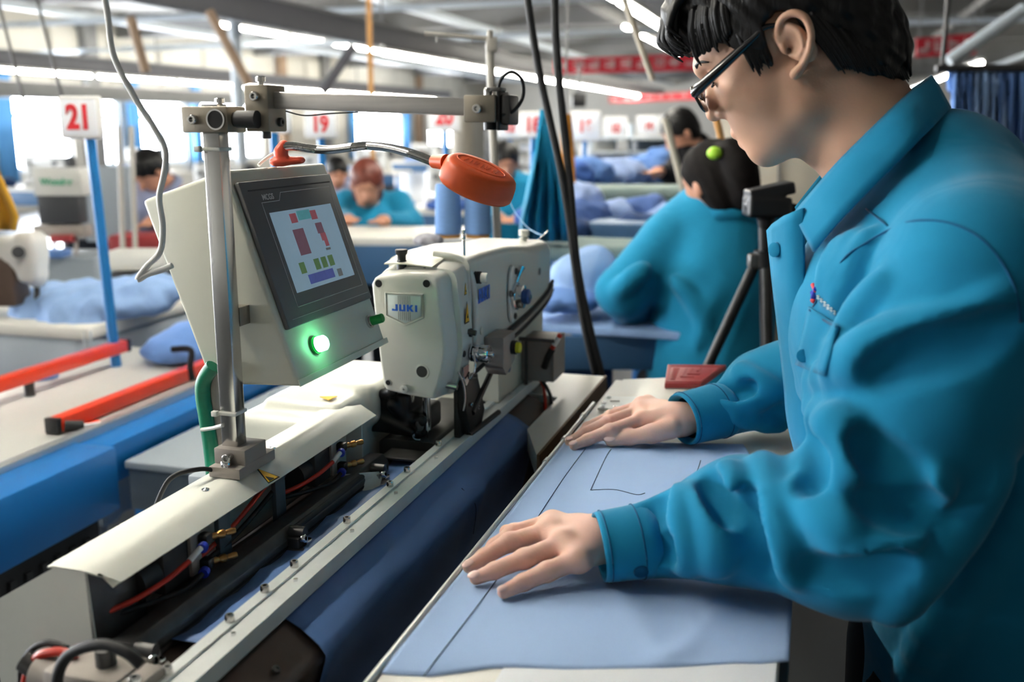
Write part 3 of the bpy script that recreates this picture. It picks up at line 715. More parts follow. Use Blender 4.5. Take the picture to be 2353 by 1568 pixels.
quad(bz, 'bezel_slot', .020, .0265, .2135, .0280, .0066, .0003, 'bezel_dark')
def outline(pp, w, m, nm):
    for i in range(len(pp)-1):
        a, b = FC(*pp[i], .0066), FC(*pp[i+1], .0066); part(bz, nm, MB().tube([a, b], w, n=6), m, MF)
outline([(.2075,.163), (.0395,.163), (.0395,.0420), (.078,.0420), (.086,.0330), (.2075,.0330), (.2075,.163)], .00042, 'print_white', 'print_line')
quad(bz, 'lower_groove', .020, .1740, .2160, .1745, .0066, .0002, 'print_white')
text(bz, 'logo', 'MCGS', 'print_white', FC(.0565,.0365,.0066), U, -V, .0092, .0002, .0001, MF)
scr = part(bz, 'screen', MB().prism([FC(.0475,.0545,.0066), FC(.1955,.0545,.0066), FC(.1955,.1480,.0066), FC(.0475,.1480,.0066)], N*.0004), 'screen_bg', MF)
def px(u0, v0, u1, v1, m): quad(scr, 'screen_shape', .0475+.148*u0, .0545+.0935*v0, .0475+.148*u1, .0545+.0935*v1, .0071, .0002, m)
px(.27,.05,.37,.17,'screen_red'); px(.39,.03,.60,.15,'screen_teal'); px(.60,.05,.70,.17,'screen_red')
px(.24,.25,.41,.58,'screen_maroon'); px(.62,.22,.73,.36,'screen_maroon'); px(.65,.36,.74,.46,'screen_red'); px(.68,.46,.74,.54,'screen_red')
for u in (.16,.40,.52,.64): px(u,.66,u+.085,.80,'screen_green')
px(.24,.83,.66,.95,'screen_blue'); px(.72,.86,.80,.96,'print_white'); px(.66,.56,.74,.59,'print_white')
# pilot lamp and push button
gl = part(t, 'pilot_lamp', MB().lathe(FC(.0560,.2105,0), N, [(0,.0105), (.004,.0105), (.004,.0088), (.012,.0088)], 28), 'green_button', MF)
part(gl, 'lit_lens', MB().lathe(FC(.0560,.2105,.0055), N, [(0,.0091), (.0085,.0089), (.0105,.0072), (.0110,0)], 28, False), 'green_glow', MF)
gb = part(t, 'push_button', MB().lathe(FC(.2045,.2105,0), N, [(0,.0085), (.003,.0085), (.003,.0066), (.005,.0066)], 24), 'bright_steel', MF)
part(gb, 'button_cap', MB().lathe(FC(.2045,.2105,.004), N, [(0,.0062), (.015,.0062), (.0165,.0052), (.0165,0)], 24, False), 'green_button', MF)
part(t, 'hinge_pin', MB().cyl(FC(.2285,.196,0), FC(.2285,.196,.0012), .0009), 'dark_steel', MF)
part(t, 'mounting_bracket', MB().span((-.6000,.9246,1.22), (-.5806,.946,1.24)), 'nickel_block', MF)
# green wrapped hose and grey hose along the post
t = thing('cable_bundle', 'green wrapped hose tied beside a grey hose below the control box', 'hose', (-.66,.93,1.06), frame=MF)
part(t, 'green_hose', MB().tube([mA(x, y, .935) for x, y in ((490,842), (470,872), (466,905), (474,960), (482,1010), (488,1060), (492,1110))], .0085, sm=8, n=14), 'green_wrap', MF)
part(t, 'grey_hose', MB().tube([mA(x, y, .945) for x, y in ((497,850), (494,880), (496,920), (503,980), (506,1040), (508,1080))], .0065, sm=8, n=12), 'grey_hose', MF)
part(t, 'cable_tie', MB().tube([mA(463,988,.925), mA(490,984,.922), mA(512,978,.905)], .0022, n=8), 'cable_tie', MF)

# ------------------------------------------------------------------ orange gooseneck lamp
t = thing('gooseneck_lamp', 'orange sewing lamp on a flexible steel neck clipped to the control box', 'lamp', atY(655,368,1.20))
lo = atY(655,350,1.2); S = SDF(lo-Vector((.05,.05,.04)), lo+Vector((.06,.05,.04)), .0015)
q = [atY(x, y, 1.185) for x, y in ((636,372), (688,368), (648,366), (645,350), (640,342), (652,334))]
S.cone(q[0], q[1], .0085, .007, k=.004, sq=((0,0,1), 1.6)).cone(q[2], q[3], .0075, .0065, k=.005).cone(q[3], q[5], .0075, .0062, k=.005)
part(t, 'base_clip', S.to(MB()), 'coral_plastic', smooth=180)
gp = [(648,337,1.185), (675,336,1.18), (715,342,1.175), (760,344,1.165), (810,338,1.155), (850,335,1.145), (900,341,1.13), (945,353,1.115), (980,366,1.10), (1006,377,1.09)]
gpts, _ = smooth_path([atY(*g) for g in gp], 26); Lp = len(gpts)
part(t, 'flexible_neck', MB().tube(gpts, 0, n=10, rs=[.0046 + (.0006 if i % 2 else 0) for i in range(Lp)]), 'bright_steel', smooth=60)
e1 = Vector((.905,-.10,-.385)).normalized(); nn = Vector((.36,-.27,.88)); nn = (nn-e1*nn.dot(e1)).normalized(); e2 = nn.cross(e1)
hc = atY(1096,408,1.075); rings = []
for h, s in ((-.0150,.80), (-.0147,.93), (-.012,.985), (-.006,1.0), (.004,.985), (.009,.95), (.0118,.88), (.013,.78), (.0135,.6), (.0136,.3)):
    rings.append([hc + nn*h + e1*(.0415*s*math.cos(a))*(1+.05*math.cos(a)) + e2*(.0330*s*math.sin(a)) for a in np.linspace(0, 2*math.pi, 49)[:-1]])
hd = part(t, 'lamp_head', MB().loft(rings), 'lamp_orange', smooth=60)
part(hd, 'neck_socket', MB().cyl(atY(998,371,1.093), hc-e1*.036+nn*.002, .0075, .0085), 'lamp_orange')
ring = [hc + nn*.0136 + e1*(.027*math.cos(a)) + e2*(.016*math.sin(a)) for a in np.linspace(0, 2*math.pi, 41)]
part(hd, 'embossed_ring', MB().tube(ring, .0006, n=6), 'lamp_orange', smooth=60)
for k in range(9): part(hd, 'embossed_mark', MB().tube([hc+nn*.0138+e1*(-.016+k*.0042)+e2*.0055, hc+nn*.0138+e1*(-.0175+k*.0042+(.0015 if k % 3 else -.001))-e2*.005], .0006, n=5), 'lamp_orange')
part(hd, 'diffuser', MB().loft([[hc - nn*h + e1*(.034*math.cos(a)) + e2*(.026*math.sin(a)) for a in np.linspace(0, 2*math.pi, 33)[:-1]] for h in (.0140, .0160)]), 'white_cable')
part(t, 'lamp_cable', MB().tube([atY(638,348,1.185), atY(620,358,1.19), atY(604,370,1.19), atY(594,380,1.185)], .002, sm=6), 'white_cable')

# ------------------------------------------------------------------ sewing machine
t = thing('sewing_machine', 'white industrial sewing machine head with blue lettering beside the rail', 'sewing machine', (-.51,1.45,.965), frame=MF)
def rrect(b0, b1, z0, z1, a, r, n=5, tilt=0., crown=0.):
    out = []
    for (cx, cz_, s) in ((b1-r, z1-r, 0), (b0+r, z1-r, 1), (b0+r, z0+r, 2), (b1-r, z0+r, 3)):
        for i in range(n+1):
            an = math.pi/2*(s+i/n); x = cx+r*math.cos(an); z = cz_+r*math.sin(an)
            out.append(Vector((x, a + tilt*(z-z0), z)))
    return out
F0 = [(-.566,1.222), (-.562,1.229), (-.553,1.2335), (-.520,1.238), (-.487,1.2385), (-.478,1.2365), (-.471,1.231), (-.468,1.224), (-.4645,1.19), (-.4600,1.150), (-.4595,1.136), (-.4605,1.125), (-.4675,1.09), (-.4755,1.069), (-.478,1.0665), (-.482,1.0655), (-.515,1.0685), (-.543,1.0725), (-.549,1.0745), (-.552,1.079), (-.556,1.11), (-.562,1.17)]
cx0, cz0 = -.513, 1.152
def fring(a, s, db=0., dz=0.): return [Vector((cx0+(b-cx0)*s+(db if b > -.48 else 0), a, cz0+(z-cz0)*s+(dz if z > 1.2 else 0))) for b, z in F0]
fc = part(t, 'face_cover', MB().loft([[Vector((cx0+(b-cx0)*s, a, cz0+(z-cz0)*s)) for b, z in F0] for a, s in ((1.2275,.90), (1.2280,.95), (1.2300,.985), (1.2335,1.0))]+[fring(1.258,1.0,.006,.003)], cap=True), 'white_paint', MF, smooth=60)
B1L = [[Vector((min(p.x+.010*(p.x > -.48), -.447), a, p.z+dz)) for p in fring(1.26, 1.0, .004, .004)] for a, dz in ((1.258,.0), (1.272,.003), (1.300,.006))]
part(t, 'head_casing', MB().loft(B1L), 'white_paint', MF, smooth=50)
arm = [rrect(-.570, -.4495, 1.115, 1.2515, 1.298, .012), rrect(-.572, -.4485, 1.112, 1.2530, 1.36, .012), rrect(-.574, -.4475, 1.112, 1.2500, 1.47, .012), rrect(-.576, -.4450, 1.112, 1.2430, 1.55, .016), rrect(-.582, -.4420, 1.108, 1.2380, 1.60, .02), rrect(-.584, -.4420, 1.106, 1.2340, 1.70, .02), rrect(-.580, -.4480, 1.106, 1.2300, 1.738, .022), rrect(-.572, -.4600, 1.112, 1.2250, 1.752, .02)]
ab_ = part(t, 'arm_casing', MB().loft(arm), 'white_paint', MF, smooth=50)
part(t, 'column', MB().loft([rrect(-.570,-.462,.965,1.13,a,.015) for a in (1.47,1.74)]), 'cream_paint', MF, smooth=50)
part(t, 'bed_arm', MB().loft([rrect(-.566,-.482,.966,1.0,a,.008) for a in (1.24,1.50)]), 'gun_metal', MF, smooth=50)
# raised strip between head and arm
stp = [(-.4475,1.302,1.108), (-.4455,1.306,1.14), (-.4455,1.310,1.18), (-.4475,1.309,1.215), (-.456,1.303,1.243), (-.472,1.297,1.2535), (-.50,1.292,1.2575)]
part(t, 'cover_strip', MB().tube(stp, .0042, n=8, sm=8), 'white_paint', MF, smooth=60)
part(t, 'top_flap', MB().sheet([[Vector((b, a, 1.2455+.006*((a-1.25)/.05)+.0025*math.sin((b+.57)*40))) for a in (1.25,1.265,1.28,1.30)] for b in (-.556,-.54,-.52,-.50,-.486)], .0015), 'cream_paint', MF, smooth=60)
def fhole(b, z, r, m='hole_black'): 
    h_ = part(fc, 'screw_hole', MB().lathe((b,1.2273,z), (0,-1,0), [(-.001,r*1.35), (.0004,r*1.3), (.0006,r*1.02), (.0002,r)], 22, False), 'white_paint', MF, smooth=60)
    part(h_, 'bore', MB().cyl((b,1.2273,z), (b,1.2270,z), r), m, MF)
fhole(-.5545,1.2225,.0052); fhole(-.4855,1.2255,.0052); fhole(-.4945,1.1045,.0080,'gun_metal'); fhole(-.5445,1.0855,.0036)
part(fc, 'oil_port', MB().lathe((-.5205,1.2275,1.0785), (0,-1,0), [(0,.0062), (.003,.0058), (.0035,.004), (.0035,.0015), (.001,.001)], 20, False), 'white_paint', MF)
sh = [(-.5415,1.2085), (-.4935,1.2085), (-.4935,1.181), (-.5165,1.1705), (-.5415,1.181)]
bd = part(fc, 'badge', MB().prism([(b,1.2273,z) for b, z in sh], (0,-.0012,0), bev=.0003), 'badge_silver', MF)
shf = [((b+.5175)*1.13-.5175, (z-1.192)*1.13+1.192) for b, z in sh]
part(fc, 'badge_frame', MB().tube([Vector((b,1.2270,z)) for b, z in shf+shf[:1]], .0013, n=6), 'white_paint', MF, smooth=60)
for k in range(7): 
    for z0, z1 in ((1.208,1.196), (1.186,1.1745)): part(bd, 'pinstripe', MB().span((-.5262+k*.0028,1.2256,z1), (-.5258+k*.0028,1.2259,z0)), 'dark_steel', MF)
GLY = {'J': [[(.45,1),(.75,1),(.75,0),(0,0),(0,.32),(.26,.32),(.26,.24),(.45,.24)]], 'U': [[(0,1),(.28,1),(.28,.24),(.52,.24),(.52,1),(.8,1),(.8,0),(0,0)]],
       'K': [[(0,0),(0,1),(.28,1),(.28,.62),(.5,1),(.84,1),(.55,.54),(.88,0),(.54,0),(.28,.42),(.28,0)]], 'I': [[(0,0),(0,1),(.28,1),(.28,0)]]}
def block(par, o, ex, ey, h, sx, m, th):     # wide block capitals, one piece per letter
    ex = Vector(ex); ey = Vector(ey); x = 0.
    tot = sum(max(p[0] for p in GLY[c][0]) for c in 'JUKI')+.16*3; n = ex.cross(ey)
    for c in 'JUKI':
        for poly in GLY[c]: part(par, 'letter', MB().prism([Vector(o)+ex*((x+px_-tot/2)*h*sx)+ey*((py_-.5)*h) for px_, py_ in poly], n*th), m, MF)
        x += max(p[0] for p in GLY[c][0])+.16
block(bd, (-.5172,1.2262,1.1912), (1,0,0), (0,0,1), .0092, 1.25, 'juki_blue', .0004)
block(t, (-.4470,1.351,1.1935), (0,1,0), (0,0,1), .0205, .88, 'juki_blue', .0004)
# top furniture
part(t, 'plunger', MB().lathe((-.535,1.262,1.238), (0,0,1), [(0,.0068), (.012,.0068), (.013,.0058), (.019,.0058), (.022,.0082), (.0265,.0088), (.0275,.0080), (.0262,.004), (.0262,0)], 22, False), 'black_plastic', MF)
part(t, 'thread_pin', MB().lathe((-.466,1.322,1.250), (0,0,1), [(0,.0035), (.002,.0035), (.002,.0024), (.022,.0024), (.024,.0017), (.026,.0026), (.03,.0026), (.032,.0016), (.036,.0028), (.0385,.0028)], 12), 'bright_steel', MF)
part(t, 'thread_stud', MB().lathe((-.475,1.66,1.234), (0,0,1), [(0,.004), (.002,.007), (.004,.004), (.007,.0095), (.009,.0042), (.012,.009), (.02,.0092), (.021,.008), (.021,0)], 18, False), 'white_paint', MF)
for (b, a) in ((-.505,1.36), (-.515,1.39), (-.500,1.262), (-.49,1.272)): part(t, 'cap_screw', MB().lathe((b,a,1.2505 if a > 1.3 else 1.2415), (0,0,1), [(0,.0045), (.001,.0042), (.0012,.002), (.0004,.0015)], 14, False), 'dark_steel', MF)
part(t, 'thread_hook', MB().tube([(-.46,1.70,1.235), (-.452,1.715,1.243), (-.447,1.72,1.250)], .0012, n=6, sm=4), 'bright_steel', MF)
# side furniture
def side(b, a, z): return Vector((b, a, z))
k1 = part(t, 'guide_knob', MB().lathe(side(-.4485,1.318,1.2225), (1,0,0), [(0,.0085), (.002,.0085), (.003,.006), (.0035,.0088), (.0055,.0088), (.006,.006), (.007,.0088), (.009,.0088), (.010,.006)], 18), 'gun_metal', MF)
part(k1, 'knob_cap', MB().lathe(side(-.439,1.318,1.2225), (1,0,0), [(0,.0068), (.008,.0072), (.0095,.0062), (.0095,0)], 18, False), 'white_paint', MF)
dl = part(t, 'feed_dial', MB().prism([side(-.4462, 1.492+.026*s*math.cos(an), 1.172+.038*s*math.sin(an)*(1.15 if abs(math.sin(an)) > .7 else 1)) for an, s in [(x, 1+.12*math.cos(3*x)) for x in np.linspace(0, 2*math.pi, 25)[:-1]]], (.004,0,0), bev=.0008), 'rail_white', MF)
part(dl, 'dial_rim', MB().lathe(side(-.442,1.493,1.168), (1,0,0), [(0,.0215), (.005,.0215), (.006,.019), (.015,.0185), (.016,.015)], 22), 'chrome', MF)
part(dl, 'dial_face', MB().lathe(side(-.429,1.493,1.168), (1,0,0), [(0,.0125), (.010,.0120), (.0115,.010), (.0115,0)], 22, False), 'blue_button', MF)
part(dl, 'dial_stud', MB().cyl(side(-.422,1.493,1.168), side(-.415,1.493,1.168), .0035), 'chrome', MF)
for dz, da in ((.035,.006), (-.036,.002), (.004,-.024)): part(dl, 'screw', MB().bolt(side(-.4425,1.492+da,1.172+dz), (1,0,0), .005, .003), 'dark_steel', MF)
part(dl, 'lever', MB().tube([side(-.441,1.50,1.19), side(-.438,1.506,1.203), side(-.436,1.512,1.212)], .003, n=8, rs=[.0025,.003,.0055]), 'chrome', MF)
part(t, 'oil_port', MB().cyl((-.4425,1.642,1.187), (-.4412,1.642,1.187), .006), 'dark_steel', MF)
part(t, 'oval_recess', MB().cyl((-.4482,1.345,1.141), (-.4474,1.345,1.141), .006), 'cream_paint', MF)
for a, z, s in ((1.271,1.2125,.8), (1.277,1.178,1.45)):
    tr = [(-.4465,a-.006*s,z-.009*s), (-.4465,a+.006*s,z-.009*s), (-.4465,a,z+.012*s)]
    lb_ = part(t, 'warning_label', MB().prism(tr, (.0004,0,0)), 'label_black', MF)
    part(lb_, 'warning_face', MB().prism([(-.4460,a+(q[1]-a)*.84,z+(q[2]-z)*.84) for q in tr], (.0004,0,0)), 'label_yellow', MF)
    part(lb_, 'warning_mark', MB().prism([(-.4455,a-.002*s,z-.004*s), (-.4455,a+.002*s,z-.004*s), (-.4455,a,z)], (.0003,0,0)), 'label_black', MF)
# tension unit, grey box and yellow button
tn = part(t, 'tension_unit', MB().lathe((-.4500,1.292,1.1195), (1,0,0), [(0,.0105), (.003,.0105), (.004,.008), (.005,.0118), (.007,.0118), (.008,.008), (.009,.0122), (.016,.0122), (.017,.0115), (.020,.0122), (.030,.0125), (.0315,.011), (.0315,.004), (.037,.0040), (.038,.003)], 24), 'chrome', MF)
part(tn, 'spring_hook', MB().tube([(-.438,1.278,1.125), (-.432,1.268,1.110), (-.434,1.266,1.096), (-.442,1.270,1.088), (-.446,1.282,1.094)], .0014, sm=6), 'chrome', MF)
part(tn, 'screw', MB().bolt((-.4495,1.265,1.124), (1,0,0), .0045, .004), 'gun_metal', MF)
part(tn, 'screw', MB().bolt((-.4480,1.290,1.149), (1,0,0), .006, .005), 'gun_metal', MF)
part(t, 'thread_guide', MB().prism([(-.449,1.262,1.105), (-.449,1.285,1.105), (-.447,1.278,1.082), (-.447,1.270,1.078), (-.448,1.264,1.088)], (.002,0,0)), 'bright_steel', MF)
part(t, 'thread_guide', MB().cyl((-.452,1.284,1.152), (-.436,1.284,1.150), .004), 'dark_steel', MF)
part(t, 'take_up_wire', MB().tube([(-.449,1.245,1.103), (-.445,1.254,1.085), (-.444,1.258,1.062), (-.446,1.257,1.045)], .0016, sm=5), 'bright_steel', MF)
gx = part(t, 'switch_box', MB().prism([(-.448,1.355,1.130), (-.448,1.415,1.130), (-.448,1.415,1.085), (-.448,1.372,1.070), (-.448,1.355,1.085)], (.030,0,0), bev=.002), 'grey_block', MF)
part(gx, 'button_ring', MB().cyl((-.418,1.398,1.107), (-.411,1.398,1.107), .0105), 'black_plastic', MF)
part(gx, 'button', MB().lathe((-.411,1.398,1.107), (1,0,0), [(0,.0085), (.005,.0085), (.0065,.007), (.0065,0)], 20, False), 'yellow_button', MF)
part(t, 'side_oil_window', MB().loft([rrect(1.50,1.53,1.03,1.085,x,.012) for x in (0,1)]).raw([], []), 'oil_window', MF) if False else None
ow = MB().loft([[Vector((x, p.x, p.z)) for p in rrect(1.515,1.538,1.035,1.085,0,.011)] for x in (-.4625,-.4612)]); part(t, 'oil_window', ow, 'oil_window', MF)
# tubes under the arm
for dz, m in ((0,'black_rubber'), (-.008,'grey_hose'), (-.016,'black_rubber')):
    part(t, 'cable', MB().tube([(-.452,1.33,1.10+dz), (-.446,1.42,1.112+dz), (-.442,1.55,1.124+dz), (-.440,1.68,1.142+dz), (-.444,1.74,1.156+dz)], .0034, sm=6), m, MF)
# needle bar, presser mechanism
part(t, 'needle_bar', MB().cyl((-.502,1.262,1.075), (-.502,1.262,1.012), .0052), 'chrome', MF)
part(t, 'needle', MB().cyl((-.502,1.262,1.014), (-.502,1.262,.999), .0022, .0008), 'chrome', MF)
part(t, 'presser_foot', MB().tube([(-.516,1.252,1.018), (-.518,1.25,1.006), (-.514,1.247,1.001), (-.505,1.245,1.0015)], .0021, sm=5), 'chrome', MF)
part(t, 'presser_bar', MB().cyl((-.528,1.262,1.075), (-.528,1.262,1.045), .004).box((-.528,1.262,1.058), (.012,.012,.018), bev=.002), 'bright_steel', MF)
S = SDF((-.60,1.20,.975), (-.49,1.36,1.09), .0025)
S.rbox((-.555,1.275,1.035), (.032,.03,.030), .006, k=.004).rbox((-.53,1.29,1.02), (.025,.04,.018), .006, k=.004).rbox((-.57,1.27,1.055), (.018,.02,.012), .003, k=.003).cone((-.545,1.245,1.05), (-.515,1.27,1.0), .010, .007, k=.003).cone((-.58,1.25,1.03), (-.52,1.245,1.012), .008, .006, k=.003).cone((-.57,1.25,1.06), (-.545,1.24,1.07), .006, .009, k=.003).cone((-.52,1.252,1.025), (-.505,1.25,1.028), .006, .008, k=.002)
part(t, 'presser_mechanism', S.to(MB()), 'black_plastic', MF, smooth=40)
part(t, 'adjusting_wheel', MB().lathe((-.512,1.25,1.022), (1,-.2,0), [(0,.006), (.003,.009), (.006,.009), (.008,.005)], 18), 'dark_steel', MF)
part(t, 'feed_plate', MB().span((-.548,1.20,.984), (-.486,1.30,.9875), bev=.001), 'dark_steel', MF)
part(t, 'knife_lever', MB().prism([(-.462,1.27,1.085), (-.462,1.33,1.075), (-.462,1.36,1.02), (-.462,1.34,.995), (-.462,1.29,1.0), (-.462,1.275,1.04)], (.014,0,0), bev=.003), 'black_plastic', MF)
part(t, 'knife_rod', MB().tube([(-.448,1.30,1.03), (-.446,1.36,1.06), (-.446,1.40,1.08)], .0045, n=8), 'black_plastic', MF)
part(t, 'knife_rod', MB().cyl((-.450,1.29,1.0), (-.440,1.40,1.004), .004), 'black_plastic', MF)
part(t, 'side_stud', MB().cyl((-.468,1.25,1.082), (-.452,1.25,1.080), .0042), 'bright_steel', MF)
part(t, 'knife_body', MB().span((-.47,1.28,.99), (-.458,1.36,1.075), bev=.004), 'gun_metal', MF)
for (x, y) in ((0,0), (.03,.012)): part(t, 'blade_screw', MB().bolt((-.447,1.29+x,1.045-y), (1,0,0), .0036, .003), 'chrome', MF)

# solenoid box at the far end of the rail
t = thing('solenoid_unit', 'grey bracketed solenoid with red tipped hose at the far end of the rail', 'machine part', (-.44,1.66,1.0), frame=MF)
part(t, 'bracket', MB().span((-.470,1.60,1.004), (-.405,1.604,1.075), bev=.001).span((-.470,1.60,1.071), (-.405,1.68,1.075), bev=.001).span((-.41,1.60,1.004), (-.405,1.68,1.075)), 'grey_block', MF)
part(t, 'frame_bar', MB().span((-.452,1.585,1.0), (-.447,1.59,1.08)).span((-.475,1.585,1.076), (-.40,1.59,1.082)), 'dark_steel', MF)
part(t, 'coil', MB().cyl((-.425,1.605,1.035), (-.425,1.67,1.035), .017), 'dark_steel', MF)
part(t, 'fitting', MB().tube([(-.42,1.595,1.03), (-.412,1.59,1.05), (-.405,1.59,1.064)], .006, sm=4), 'black_plastic', MF)
part(t, 'hose_end', MB().tube([(-.407,1.59,1.062), (-.398,1.59,1.078), (-.391,1.59,1.09)], .0042, n=8), 'red_tube', MF)
part(t, 'hose_sleeve', MB().tube([(-.402,1.589,1.071), (-.394,1.589,1.085)], .0046, n=8), 'white_cable', MF)
part(t, 'cable', MB().tube([(-.43,1.62,1.0), (-.405,1.58,.985), (-.395,1.55,.95), (-.395,1.54,.90), (-.40,1.53,.85)], .003, sm=8), 'black_rubber', MF)
part(t, 'cable', MB().tube([(-.44,1.64,1.0), (-.42,1.60,.98), (-.415,1.58,.93), (-.42,1.56,.86)], .003, sm=8), 'red_tube', MF)
part(t, 'connector', MB().box((-.40,1.53,.90), (.03,.03,.05), bev=.004).box((-.415,1.56,.86), (.03,.03,.07), bev=.004), 'black_plastic', MF)
# bobbin of grey fluff, cones of thread on their stand
t = thing('thread_stand', 'steel thread stand with a pole and cross arm behind the sewing machine', 'thread stand', MFI @ atY(1135,560,2.05), frame=MF)
TSY = 2.05
part(t, 'tray', MB().lathe(atY(1085,552,TSY)-Vector((0,0,.02)), (0,0,1), [(0,.10), (.012,.105), (.012,.098), (.004,.095)], 28, False), 'machine_white')
part(t, 'pole', MB().cyl(atY(1143,560,TSY), atY(1125,100,TSY), .0085), 'grey_hose')
part(t, 'cross_arm', MB().cyl(atY(975,77,TSY), atY(1142,90,TSY), .004).box(atY(1130,105,TSY), (.022,.022,.024), bev=.003).cyl(atY(1126,70,TSY), atY(1126,92,TSY), .006), 'grey_hose')
for x in (1003, 1085): part(t, 'thread_eye', MB().tube([atY(x,80,TSY), atY(x,96,TSY)], .002, n=6), 'bright_steel')
part(t, 'base_rod', MB().cyl(atY(1085,556,TSY)-Vector((0,0,.3)), atY(1085,556,TSY), .012), 'grey_hose')
for x, lbl in ((1030, 'left blue cone of sewing thread on the stand'), (1098, 'right blue cone of sewing thread on the stand')):
    cn = thing('thread_cone', lbl, 'thread cone', atY(x,546,TSY-.02), group='thread cones on the stand')
    b0 = atY(x, 538, TSY-.02)
    part(cn, 'thread', MB().lathe(b0, (0,0,1), [(0,.024), (.002,.027), (.05,.0262), (.098,.0245), (.101,.022), (.101,.008)], 28), 'thread_blue')
    part(cn, 'tube', MB().cyl(b0-Vector((0,0,.008)), b0+Vector((0,0,.107)), .021 if False else .009), 'cone_tan')
    part(cn, 'cone_rim', MB().cyl(b0-Vector((0,0,.007)), b0, .024), 'cone_tan')
S = SDF(atY(985,552,2.0)-Vector((.06,.06,.04)), atY(985,552,2.0)+Vector((.06,.06,.04)), .003); S.ell(atY(985,552,2.0), (.030,.03,.013), k=.01); S.waves(.004, (180,320), 3)
single('lint_bundle', S.to(MB()), 'yarn_grey', 'grey ball of loose lint beside the thread cones', 'lint', smooth=180)
single('sewing_thread', MB().tube([atY(1168,455,1.9), atY(1185,490,1.88), atY(1215,525,1.85), atY(1250,543,1.80)], .0009, n=6, sm=8), 'thread_pale', 'pale loose thread dipping towards the machine from behind the orange lamp', 'thread')

# ------------------------------------------------------------------ the operator
from mathutils.bvhtree import BVHTree
man = thing('person', 'man in teal work jacket and black glasses bending over the cloth panel', 'person', (.19,1.085,0), frame=MF)
def Q(b, a, z): return MF @ Vector((b, a, z))
HO = Vector((.280,1.052,1.499)); HS = .848; hp, hy = math.radians(31), math.radians(20)
hf0 = Vector((-math.cos(hy), math.sin(hy), 0)); up = Vector((0,0,1)); hl = up.cross(hf0)
hf = hf0*math.cos(hp)-up*math.sin(hp); hu = hf0*math.sin(hp)+up*math.cos(hp)
HM = Matrix((hf*HS, hl*HS, hu*HS)).transposed().to_4x4(); HM.translation = HO
def rot(ax, deg): return np.array(Matrix.Rotation(math.radians(deg), 3, ax))
S = SDF((-.130,-.100,-.232), (.135,.105,.155), .002)
S.ell((-.006,0,.055), (.097,.0755,.086), k=.01)
S.ell((.030,0,.020), (.064,.0665,.075), k=.02)
S.ell((.036,0,-.038), (.055,.061,.064), k=.025).ell((.038,0,-.078), (.044,.046,.026), k=.025)
for s in (-1, 1): S.ell((.034,s*.034,-.042), (.036,.029,.036), k=.02)
S.ell((.068,0,-.050), (.026,.033,.040), k=.02)
for s in (-1, 1):
    S.cone((-.002,s*.053,-.030), (.006,s*.049,-.066), .014, .014, k=.022).cone((.006,s*.049,-.066), (.068,s*.016,-.083), .017, .015, k=.022)
    S.ell((.052,s*.041,-.016), (.029,.022,.028), k=.02)
S.ell((.076,0,-.084), (.014,.022,.015), k=.015)
S.path([(.080,-.034,.042), (.091,0,.043), (.080,.034,.042)], [.009,.008,.009], k=.016)
for s in (-1, 1):
    S.ell((.098,s*.031,.022), (.014,.018,.012), k=.014, op='s'); S.ell((.077,s*.031,.021), (.0125,.0145,.0115), k=.004)
S.cone((.088,0,.032), (.1065,0,-.010), .0070, .0095, k=.010).ell((.107,0,-.014), (.009,.0095,.008), k=.006)
for s in (-1, 1): S.ell((.0945,s*.0115,-.0185), (.010,.0065,.0075), k=.006)
S.path([(.083,-.022,-.053), (.0935,-.006,-.0475), (.0950,0,-.0485), (.0935,.006,-.0475), (.083,.022,-.053)], [.003,.0048,.0046,.0048,.003], k=.007)
S.path([(.083,-.021,-.0565), (.0915,0,-.0625), (.083,.021,-.0565)], [.003,.0056,.003], k=.007)
S.path([(.080,-.025,-.0545), (.0985,0,-.0552), (.080,.025,-.0545)], .0011, k=.0025, op='s')
S.cone((-.030,0,-.040), (-.040,0,-.228), .063, .073, k=.025, sq=((0,1,0), 1.06))
S.cone((-.035,.030,-.03), (.010,.030,-.20), .016, .012, k=.02).cone((-.035,-.030,-.03), (.010,-.030,-.20), .016, .012, k=.02)
S.ell((.022,0,-.118), (.012,.012,.014), k=.02)
# ears
er = math.radians(-20)
def EP(x, y, z): return (-.008+x*math.cos(er)+z*math.sin(er), y, .001-x*math.sin(er)+z*math.cos(er))
for s in (-1, 1):
    S.ell(EP(-.008,s*.0775,.004), (.0165,.0050,.030), R=rot('Y', math.degrees(-er))@rot('Z', -12*s), k=.008)
    hx = [(.007,.0745,.004), (.009,.0790,.018), (.003,.0835,.0305), (-.010,.0868,.0345), (-.022,.0880,.027), (-.0265,.0870,.010), (-.0225,.0840,-.008), (-.0125,.0800,-.0225), (-.003,.0770,-.0305)]
    S.path([EP(x, s*y, z) for x, y, z in hx], [.0024,.0030,.0034,.0036,.0036,.0034,.0034,.0040,.0060], k=.003, sm=4)
    S.path([EP(x, s*y, z) for x, y, z in ((-.004,.0825,.022), (-.014,.0840,.014), (-.0155,.0830,.0), (-.009,.0795,-.013))], .0026, k=.004, sm=4)
    S.ell(EP(-.0040,s*.086,.001), (.0085,.0095,.0115), k=.004, op='s'); S.ell(EP(.001,s*.081,-.003), (.006,.009,.006), k=.003, op='s')
    S.ell(EP(.0055,s*.0770,-.001), (.0035,.0045,.0055), k=.004)
CORE = MF @ Vector((.13,1.085,1.22))
body = MB(); body.raw([CORE], [])
